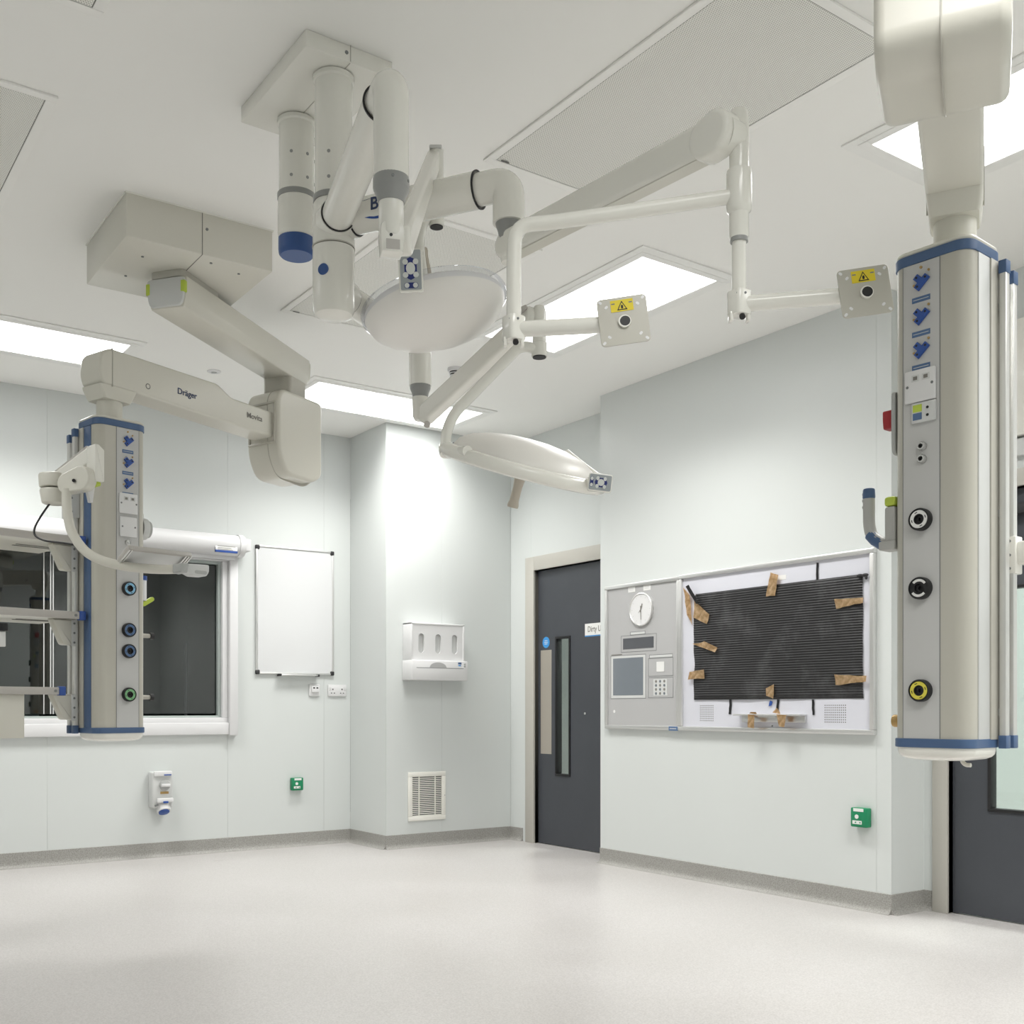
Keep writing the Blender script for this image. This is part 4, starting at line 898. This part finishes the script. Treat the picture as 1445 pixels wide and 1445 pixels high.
def smooth(pts, n=5):
    P = [Vector(p) for p in pts]; out = []
    for i in range(len(P) - 1):
        a, b_, c, d = P[max(i - 1, 0)], P[i], P[i + 1], P[min(i + 2, len(P) - 1)]
        for k in range(n):
            t = k / n; out.append(.5 * ((2 * b_) + (c - a) * t + (2 * a - 5 * b_ + 4 * c - d) * t * t + (3 * b_ - a - 3 * c + d) * t ** 3))
    return out + [P[-1]]
G().tube(smooth([sv(*p) for p in pts]), .019, 16).build('curved_tube', 'cream', ta)
tm = frame(sv(216, 788, 4.32), (.981, .193, 0), (.174, -.883, .45))     # tray leans, seen from below
tp = G().box((-.118, -.05, -.006), (.125, .05, .004), tm, .003).build('tray_plate', 'grey_light', ta)
g = G(); ringbox(g, -.135, .145, -.06, .06, .014, -.010, .010, tm, .004); g.build('tray_rim', 'pewter', ta)
for u in (-.13, -.12, .118, .13, .142): G().box((u - .003, -.055, .008), (u + .003, .055, .014), tm, .001).build('tray_rib', 'aluminium', tp)
hd = frame(sv(268, 802, 4.30), (.981, .193, 0))
G().prism(rpoly([(-.055, -.020), (-.02, -.022), (0, -.032), (.06, -.03), (.072, -.012), (.072, .018), (-.055, .014)], [.008] * 7, 4), -.03, .03, hd, .006).build('tray_handle', 'grey_light', ta)
G().prism(rpoly([(-.06, -.022), (-.03, -.026), (-.022, .016), (-.06, .014)], [.006] * 4, 3), -.033, .033, hd, .004).build('handle_joint', 'grey_plastic', ta)
G().prism(oval(.055, .014, .032, -.016), -.031, .031, hd).build('handle_slot', 'grey_plastic', ta)
cb = tag(G().tube(smooth([sv(*p) for p in ((70, 711, 4.34), (58, 728, 4.34), (49, 745, 4.33), (50, 756, 4.32), (64, 763, 4.30), (88, 766, 4.27), (108, 769, 4.25))]), .0042, 10).build('cable', 'black'), 'thin black cable looping from arm pivot to curved tube', 'cable')

# ------------------------------------------------------------------ surgical light mount (two ceiling poles)
PA, PB = Vector((1.566, 3.372, 0)), Vector((1.556, 3.072, 0))
lm = thing('light_mount', 'cream ceiling plate with two thick round poles, one capped in blue', 'ceiling mount', (1.56, 3.23, H))
pl = G().box((1.412, 2.972, H - .053), (1.715, 3.490, H), None, .003).build('ceiling_plate', 'cream_light', lm)
G().box((1.563, 2.970, H - .05), (1.565, 2.973, H)).build('plate_joint', 'cream_dark', pl)
G().box((1.563, 2.975, H - .0545), (1.565, 3.488, H - .052)).build('plate_joint', 'cream_dark', pl)
for x, y in ((1.50, 2.972),): G().cyl((x + .05, y + .001, H - .026), (x + .05, y - .002, H - .026), .006, seg=10).build('screw', 'grey_dark', pl)
for x, y in ((1.60, 3.22), (1.66, 3.44)): G().cyl((x, y, H - .052), (x, y, H - .056), .006, seg=10).build('screw', 'grey_dark', pl)
def pole(c, z1, label):
    p = G().cyl((c.x, c.y, z1), (c.x, c.y, H - .053), .060, seg=40).build('pole', 'cream_light', lm)
    G().lathe([(.060, -.004), (.066, 0), (.066, .012), (.060, .014)], Matrix.Translation((c.x, c.y, H - .070)), 40).build('pole_ring', 'cream_light', p)
    G().lathe([(.060, 0), (.0655, 0), (.0655, .018), (.060, .018)], Matrix.Translation((c.x, c.y, z1)), 40).build('bearing_ring', 'collar_grey', p)
    for a in (-2.3, -1.35, -.4):
        for z in (.06, .14):
            dd = Vector((math.cos(a), math.sin(a), 0))
            G().cyl(Vector((c.x, c.y, z1 + z)) + dd * .0595, Vector((c.x, c.y, z1 + z)) + dd * .0612, .0055, seg=12).build('screw', 'collar_grey', p)
    return p
def zof(y, c): return EYE + (1000 - y) / FPX * (c.x * S_ + c.y * C_)
zA = zof(283, PA); pole(PA, zA, '')
G().lathe([(0, 0), (.058, 0), (.062, .004), (.064, .02), (.064, .10), (.063, zA - zof(338, PA)), (0, zA - zof(338, PA))], Matrix.Translation((PA.x, PA.y, zof(338, PA))), 40).build('drum', 'cream_light', lm)
G().lathe([(0, 0), (.054, 0), (.060, .006), (.062, .02), (.062, zof(338, PA) - zof(362, PA)), (0, zof(338, PA) - zof(362, PA))], Matrix.Translation((PA.x, PA.y, zof(362, PA))), 40).build('blue_end_cap', 'blue_cap', lm)
zB = zof(288, PB); pole(PB, zB, '')
ztop, zmid, zlow, zend = zB, zof(352, PB), zof(420, PB), zof(450, PB)
dr = G().lathe([(0, zmid), (.067, zmid), (.067, ztop - .012), (.062, ztop), (0, ztop)], Matrix.Translation((PB.x, PB.y, 0)), 40).build('drum', 'cream_light', lm)
G().lathe([(.066, 0), (.0685, 0), (.0685, .004), (.066, .004)], Matrix.Translation((PB.x, PB.y, zmid)), 40).build('drum_joint', 'cream_dark', dr)
dr = G().lathe([(0, zlow), (.0665, zlow), (.067, zmid - .002), (0, zmid - .002)], Matrix.Translation((PB.x, PB.y, 0)), 40).build('drum', 'cream_light', lm)
G().lathe([(0, zend), (.04, zend), (.060, zend + .010), (.066, zend + .025), (.0665, zlow), (0, zlow)], Matrix.Translation((PB.x, PB.y, 0)), 40).build('end_cover', 'cream_light', lm)
dq = (-FWD * .93 - RIGHT * .37).normalized()
G().cyl(Vector((PB.x, PB.y, zof(391, PB))) + dq * .063, Vector((PB.x, PB.y, zof(391, PB))) + dq * .0685, .018, seg=20).build('blue_button', 'blue_cap', dr)

def wall_arm(root, z, end, r=.052, drop=None, ring_at=.075):
    """horizontal round arm from the drum on pole B to a vertical elbow at end (xy); returns elbow bottom point"""
    c = Vector((PB.x, PB.y, z)); e = Vector((end.x, end.y, z)); d = (e - c).normalized()
    hub = G().cyl(c + d * .03, c + d * .082, r + .013, r + .006, seg=36).build('hub', 'cream_light', root)
    G().lathe([(r - .002, 0), (r + .004, 0), (r + .004, .004), (r - .002, .004)], Matrix.Translation(c + d * .082) @ d.to_track_quat('Z', 'Y').to_matrix().to_4x4(), 36).build('black_ring', 'black', root)
    n = 10; pts = [c + d * .085, e - d * .085]
    L2 = (e - c).length
    G().tube([c + d * .085, e - d * .10], r, 32).build('swing_arm', 'cream_light', root)
    G().lathe([(r - .003, 0), (r + .0022, 0), (r + .0022, .0045), (r - .003, .0045)], Matrix.Translation(e - d * .10) @ d.to_track_quat('Z', 'Y').to_matrix().to_4x4(), 36).build('black_ring', 'black', root)
    bot = Vector((e.x, e.y, z - drop))
    G().tube([e - d * .097, e, bot], r - .006, 32, .066, 8).build('elbow', 'cream_light', root)
    return bot, d
def collar(root, p, h=.05, r=.040):
    G().lathe([(0, 0), (r * .78, 0), (r * .86, h * .25), (r * 1.04, h * .5), (r * 1.06, h * .55), (r * 1.06, h * .92), (r, h), (0, h)], Matrix.Translation(p - UP * h), 36).build('collar', 'collar_grey', root)
    for a in (-2.0, -.9):
        dd = Vector((math.cos(a), math.sin(a), 0)); G().cyl(p - UP * h * .25 + dd * r * 1.03, p - UP * h * .25 + dd * r * 1.09, .004, seg=8).build('screw', 'grey_dark', root)
    return p - UP * h
# --- lamp heads
def lamp_head(root, c, roll, pitch, R=.232, lens_up=False, dome=1.0, hl=.105):
    X = (RIGHT * math.cos(roll) + UP * math.sin(roll)).normalized(); Y = FWD - UP * math.tan(pitch); Y = (Y - X * Y.dot(X)).normalized(); Z = X.cross(Y)
    M = Matrix((X, Y, Z)).transposed().to_4x4(); M.translation = c
    if lens_up: M = M @ Matrix.Rotation(PI, 4, 'X')
    s = R / .232
    hs = G().lathe([(.222 * s, .004), (.229 * s, .010), (.228 * s, .026 * dome), (.214 * s, .055 * dome), (.178 * s, .082 * dome), (.12 * s, .102 * dome), (.06 * s, .112 * dome), (0, .115 * dome)], M, 64).build('housing', 'lamp_body', root)
    G().lathe([(0, -.030), (.10 * s, -.026), (.17 * s, -.016), (.21 * s, -.002), (.222 * s, .006), (.222 * s, .012), (0, .012)], M, 64).build('lens', 'lamp_lens', root)
    G().lathe([(.221 * s, -.012), (.236 * s, -.006), (.240 * s, .004), (.238 * s, .018), (.230 * s, .026)], M, 64).build('clear_rim', 'clear_plastic', root)
    h = G().lathe([(.019, 0), (.0165, -.02), (.0145, -.04), (.0145, .023 - hl), (.018, .009 - hl), (.017, .002 - hl), (0, -hl)], M @ Matrix.Translation((0, 0, -.018)), 24).build('handle', 'beige_handle', root)
    return M
def keypad(root, M, w_=.074, h_=.128):
    b = G().prism(rrect(w_, h_, .006, 3), -.012, 0, M, .002).build('control_panel', 'cream_light', root)
    G().prism(rrect(w_ * .86, h_ * .92, .004, 3), 0, .0012, M, 0).build('panel_face', 'keypad_grey', b)
    M = M @ Matrix.Diagonal((w_ / .074, h_ / .128, 1, 1))
    G().prism([(.021 * math.cos(a) * (1.05 if k % 2 else .9), .034 * math.sin(a) + .004) for k, a in [(k, k * PI / 6) for k in range(12)]], .0012, .0018, M).build('navy_print', 'key_navy', b)
    G().prism(rrect(.044, .017, .008, 3, 0, -.046), .0012, .0018, M).build('navy_print', 'key_navy', b)
    for x, y, r_ in ((-.016, .024, .0085), (.016, .024, .0085), (-.016, -.015, .0085), (.016, -.015, .0085), (0, .004, .014), (-.013, -.046, .0075), (.013, -.046, .0075)):
        G().prism(disc(r_, r_ * (1.3 if r_ > .012 else 1), x, y, 16), .0018, .0026, M).build('key', 'key_white', b)
    return b

# --- lamp A: the round head that faces away (top centre)
la = thing('surgical_lamp', 'surgical lamp with round white head tipped upwards, hanging under the poles', 'surgical lamp', PB + UP * 2.57, 'surgical lamps')
zh = 2.566
eA = sv(552, 0, 2.63); bot, d = wall_arm(la, zh, eA, .050, .245)
bot = Vector((bot.x, bot.y, EYE + (1000 - 250) / FPX * 2.63))
p = collar(la, bot, EYE + (1000 - 250) / FPX * 2.63 - (EYE + (1000 - 287) / FPX * 2.63), .0425)
fk = G().lathe([(0, -.085), (.028, -.085), (.031, -.078), (.031, 0), (0, 0)], Matrix.Translation(p), 32).build('fork', 'cream_light', la)
FM = frame(p + UP * -.105, RIGHT * .97 + FWD * .22)
G().prism(rpoly([(-.026, -.024), (.026, -.024), (.030, .02), (.028, .05), (-.028, .05), (-.030, .02)], [.003, .003, .02, .02, .02, .02], 4), -.024, .026, FM, .003).build('fork_end', 'cream_light', fk)
G().box((-.016, -.018, .0262), (.018, .006, .0270), FM).build('open_slot', 'pewter', fk)
G().cyl(FM @ Vector((-.004, .016, .026)), FM @ Vector((-.004, .016, .028)), .004, seg=8).build('screw', 'black', fk)
pe = sv(612, 222, 3.45)
G().stadium(FM @ Vector((.034, .020, -.01)), pe - UP * .008, .036, .028, .040, .010).build('spring_arm', 'cream_light', la)
ps = sv(616, 0, 3.45)
zt, zb_ = EYE + (1000 - 212) / FPX * 3.45, EYE + (1000 - 320) / FPX * 3.45
po = G().cyl((ps.x, ps.y, zb_), (ps.x, ps.y, zt), .023, seg=28).build('post', 'cream_light', la)
G().cyl((ps.x, ps.y, zb_ - .003), (ps.x, ps.y, zb_ + .001), .021, seg=28).build('post_cap', 'black_soft', po)
G().lathe([(.0225, 0), (.0245, .001), (.0245, .060), (.0225, .062)], Matrix.Translation((ps.x, ps.y, zb_)), 28).build('post_sleeve', 'cream_light', po)
G().box((-.022, 0, -.012), (.018, .012, .012), frame(Vector((ps.x, ps.y, zt)) - FWD * .014 - UP * .006, RIGHT), .003).build('post_top', 'steel', po)
G().tube(smooth([sv(615, 300, 3.45), sv(604, 303, 3.44), sv(594, 322, 3.42), sv(591, 352, 3.42), sv(597, 395, 3.42), sv(604, 425, 3.42)], 6), .019, 18).build('yoke_tube', 'cream_light', la)
lamp_head(la, sv(612, 430, 3.5), .20, .07, .236, True, 1.0, .175)
G().tube([sv(592, 356, 3.42), sv(584, 372, 3.23)], .012, 14).build('panel_stem', 'cream_light', la)
keypad(la, frame(sv(579.5, 381, 3.20), RIGHT * 1 + UP * .04, UP), .073, .130)

# --- monitor carrier B
mb = thing('monitor_arm', 'long white ceiling arm carrying two square monitor mounting plates', 'monitor arm', PB + UP * 2.5, None)
eB = sv(718, 0, 3.16); bot, d = wall_arm(mb, 2.578, eB, .0535, .12)
o_ = Vector((PB.x, PB.y, 2.578)); lx = d
fo = -lx.cross(UP); fo = fo if fo.dot(FWD) < 0 else -fo
lgp = o_ + lx * .205 + fo * .0545
MLg = frame(lgp, lx)
lo_ = G().grid(lambda a, b_: o_ + lx * (.135 + .27 * a) + fo * .0541 * math.cos((b_ - .5) * 1.3) + UP * .0541 * math.sin((b_ - .5) * 1.3), 10, 10).build('logo_patch', 'cream_light', mb)
G().grid(lambda a, b_: o_ + lx * (.14 + .10 * a) + fo * .0549 * math.cos(-.60 - .12 * math.sin(PI * a) * b_ - .1 * a) + UP * .0549 * math.sin(-.60 - .25 * math.sin(PI * a) * b_ + .1 * a), 12, 3).build('logo_swoosh', 'blue', lo_)
G().grid(lambda a, b_: o_ + lx * (.125 + .12 * a) + fo * .0549 * math.cos(.30 + .30 * a + .03 * b_) + UP * .0549 * math.sin(.30 + .30 * a + .03 * b_), 12, 1).build('logo_arc', 'text_navy', lo_)
text('logo_letters', 'BE', .055, frame(o_ + lx * .195 + fo * .0555, lx), 'text_navy', lo_, .0008)
p = collar(mb, Vector((eB.x, eB.y, EYE + 700 / FPX * 3.16)), .078, .037)
G().lathe([(0, -.07), (.022, -.07), (.026, -.05), (.028, 0), (0, 0)], Matrix.Translation(p), 28).build('fork', 'cream_light', mb)
pB0 = p - UP * .02; pB1 = sv(1012, 193, 2.50)
G().stadium(pB0, pB1, .040, .042, .055, .012).build('spring_arm', 'cream_light', mb)
ax = (pB1 - pB0).normalized()
G().box((0, -.002, -.020), ((pB1 - pB0).length * .92, .002, .020), frame(pB0 - UP * .042 + ax * .02, ax)).build('cable_cover', 'cream', mb)
px_ = sv(1043, 0, 2.50); zz = lambda y: EYE + (1000 - y) / FPX * 2.50
Mp = Matrix.Translation((px_.x, px_.y, 0))
ah = G().stadium(pB1 - ax * .02, pB1 + ax * .004 + UP * .004, .050, .052, .060, .014).build('arm_head', 'cream_light', mb)
G().cyl(pB1 + ax * .02, Vector((px_.x, px_.y, zz(193))), .040, .030, seg=28).build('head_joint', 'cream_light', mb)
G().cyl(pB1 - FWD * .031 + RIGHT * .004, pB1 - FWD * .034 + RIGHT * .004, .003, seg=8).build('screw', 'grey_dark', ah)
po = G().lathe([(0, zz(338)), (.019, zz(338)), (.0225, zz(334)), (.0225, zz(162)), (.018, zz(156)), (0, zz(154))], Mp, 28).build('post', 'cream_light', mb)
G().lathe([(.022, zz(302)), (.028, zz(298)), (.0295, zz(290)), (.0295, zz(245)), (.028, zz(241)), (.022, zz(240))], Mp, 28).build('sleeve', 'cream_light', po)
G().lathe([(.0160, zz(342)), (.0205, zz(342)), (.0205, zz(336)), (.0160, zz(336))], Mp, 28).build('ring', 'collar_grey', po)
G().lathe([(0, zz(412)), (.0165, zz(412)), (.0165, zz(338)), (0, zz(338))], Mp, 24).build('lower_post', 'cream_light', po)
def bracket(p0, dlat):
    b = G().prism(rrect(.046, .046, .012, 4), -.058, .0, Matrix.Translation(p0), .004).build('tilt_bracket', 'cream_light', mb)
    for s_ in (-1, 1): G().box((s_ * .020 - .004, -.072, -.012), (s_ * .020 + .004, -.05, .012), frame(p0, RIGHT), .002).build('bracket_ear', 'cream_light', b)
    for s_ in (-1, 1): G().cyl(p0 + RIGHT * s_ * .009 - FWD * .0225 - UP * .012, p0 + RIGHT * s_ * .009 - FWD * .0240 - UP * .012, .003, seg=8).build('screw', 'grey_dark', b)
    G().cyl(p0 + RIGHT * .004 - UP * .062 - FWD * .012, p0 + RIGHT * .004 - UP * .066 - FWD * .016, .007, seg=12).build('bolt', 'black', b)
bR = Vector((px_.x, px_.y, zz(411))); bracket(bR, 1)
cL = sv(725, 0, 2.52); zl = lambda y: EYE + (1000 - y) / FPX * 2.52
G().tube([Vector((px_.x, px_.y, zz(276))), sv(905, 296, 2.51), sv(778, 314, 2.52), sv(727, 318, 2.52), Vector((cL.x, cL.y, zl(372))), Vector((cL.x, cL.y, zl(450)))], .0172, 22, .055, 8).build('crossbar', 'cream_light', mb)
bL = Vector((cL.x, cL.y, zl(447))); bracket(bL, 1)
def vesa(p0, c, label):
    G().tube([p0 - UP * .03 + RIGHT * .01, c + FWD * .03 - RIGHT * .05, c + FWD * .02], .0185, 20, .03).build('plate_arm', 'cream_light', mb)
    M = frame(c, RIGHT * .985 - FWD * .10 + UP * .11, UP * .98 + RIGHT * -.11 + FWD * .10)
    w_ = .114; b = bmesh.new()
    g = G().prism(rrect(w_, w_, .010, 4), -.003, .0, M, .0008, 1).build('mounting_plate', 'column_cream', mb)  # darker cream puts shade into the plate, which faces away from the light
    for sx in (-1, 1):
        for sy in (-1, 1):
            for k in ((.049, .049), (.036, .036)):
                G().prism(oval(.009, .006), .0, .0006, M @ Matrix.Translation((sx * k[0], sy * k[1], 0)) @ Matrix.Rotation(PI / 4 * sx * sy * (1 if k[0] > .04 else -1), 4, 'Z')).build('slot_hole', 'white_plastic', g)
    l = G().box((-.026, .022, 0), (.026, .050, .0008), M).build('warning_label', 'yellow', g)
    g2 = G(); g2.prism([(-.012, .025), (.012, .025), (0, .047)], .0008, .0012, M); g2.build('warning_triangle', 'text_black', l)
    G().prism([(-.0085, .0272), (.0085, .0272), (0, .0430)], .0012, .0015, M).build('triangle_field', 'yellow', l)
    G().prism(oval(.005, .009, 0, .0325), .0015, .0018, M).build('hand_symbol', 'text_black', l)
    for x in (-.024, .016): G().box((x, .040, .0008), (x + .008, .043, .0011), M).build('label_print', 'text_grey', l)
    G().lathe([(.0, .002), (.011, .002), (.011, .006), (.0145, .006), (.0145, -.002), (0, -.002)], M @ Matrix.Translation((.002, -.004, 0)), 24).build('centre_hub', 'cream_light', g)
    G().lathe([(0, .0022), (.0118, .0022), (.0118, .0065), (0, .0065)], M @ Matrix.Translation((.003, -.004, 0)), 24).build('centre_hole', 'black', g)
    return g
vesa(bL, sv(880, 452, 2.46), '')
vesa(bR, sv(1221, 411, 2.42), '')

# --- lamp C: the edge-on head
lc = thing('surgical_lamp', 'surgical lamp with disc head seen edge-on and handle hanging down', 'surgical lamp', PB + UP * 2.36, 'surgical lamps')
eC = sv(593, 0, 3.93); bot, d = wall_arm(lc, 2.36, eC, .047, .15)
zc = lambda y: EYE + (1000 - y) / FPX * 3.93
p = collar(lc, Vector((eC.x, eC.y, zc(538))), zc(538) - zc(561), .036)
fk = G().lathe([(0, -.085), (.02, -.085), (.028, -.07), (.030, 0), (0, 0)], Matrix.Translation(p), 28).build('fork', 'cream_light', lc)
pC0, pC1 = sv(603, 583, 3.90), sv(747, 449, 3.36)
G().stadium(pC0, pC1, .038, .034, .046, .012).build('spring_arm', 'cream_light', lc)
G().cyl(pC0 - FWD * .02 - UP * .045, pC0 - FWD * .025 - UP * .05, .012).build('arm_stop', 'pewter', lc)
pp = sv(759, 0, 3.34); z3 = lambda y: EYE + (1000 - y) / FPX * 3.34; Mp = Matrix.Translation((pp.x, pp.y, 0))
po = G().lathe([(0, z3(503)), (.021, z3(503)), (.021, z3(440)), (.016, z3(432)), (0, z3(430))], Mp @ Matrix.Translation((.006, .0, 0)), 28).build('post', 'cream_light', lc)
G().lathe([(.02, z3(503)), (.024, z3(503)), (.024, z3(484)), (.02, z3(483))], Mp @ Matrix.Translation((.006, .0, 0)), 28).build('post_sleeve', 'cream_light', po)
G().lathe([(0, z3(504.5)), (.021, z3(504.5)), (.021, z3(503)), (0, z3(503))], Mp @ Matrix.Translation((.006, .0, 0)), 24).build('post_cap', 'black_soft', po)
G().box((-.020, .0, -.012), (.006, .014, .012), frame(sv(742, 438, 3.34), RIGHT + UP * .45), .003).build('arm_end_plate', 'pewter', lc)
G().tube([sv(762, 494, 3.34), sv(735, 487, 3.34), sv(640, 584, 3.28), sv(629, 612, 3.26), sv(629, 640, 3.25), sv(660, 637, 3.12)], .0165, 20, .05, 7).build('drop_tube', 'cream_light', lc)
c2 = sv(737, 662, 3.32)
M2 = lamp_head(lc, c2, -.255, -.29, .232, False, .82, .105)
# yoke: half ring along the near side of the head
yk = [M2 @ Vector((.247 * math.cos(a), .247 * math.sin(a), .006)) for a in [PI + PI * k / 24 for k in range(0, 25)]]
G().tube(yk, .022, 16).build('yoke', 'cream_light', lc)
G().tube([sv(632, 640, 3.25), yk[2]], .025, 18).build('yoke_joint', 'cream_light', lc)
G().tube([yk[-1] + (M2 @ Vector((0, 0, .02)) - c2), M2 @ Vector((.19, .06, .045)), M2 @ Vector((.12, .10, .075))], .016, 12, .04).build('yoke_end', 'cream_light', lc)
X2 = (RIGHT * math.cos(-.10) + UP * math.sin(-.10))
kpM = frame(sv(847, 681, 3.12), UP * -1 + RIGHT * -.12, RIGHT - UP * .12)
keypad(lc, kpM, .053, .070)
G().tube([yk[-6], sv(836, 680, 3.145)], .018, 14).build('panel_stem', 'cream_light', lc)
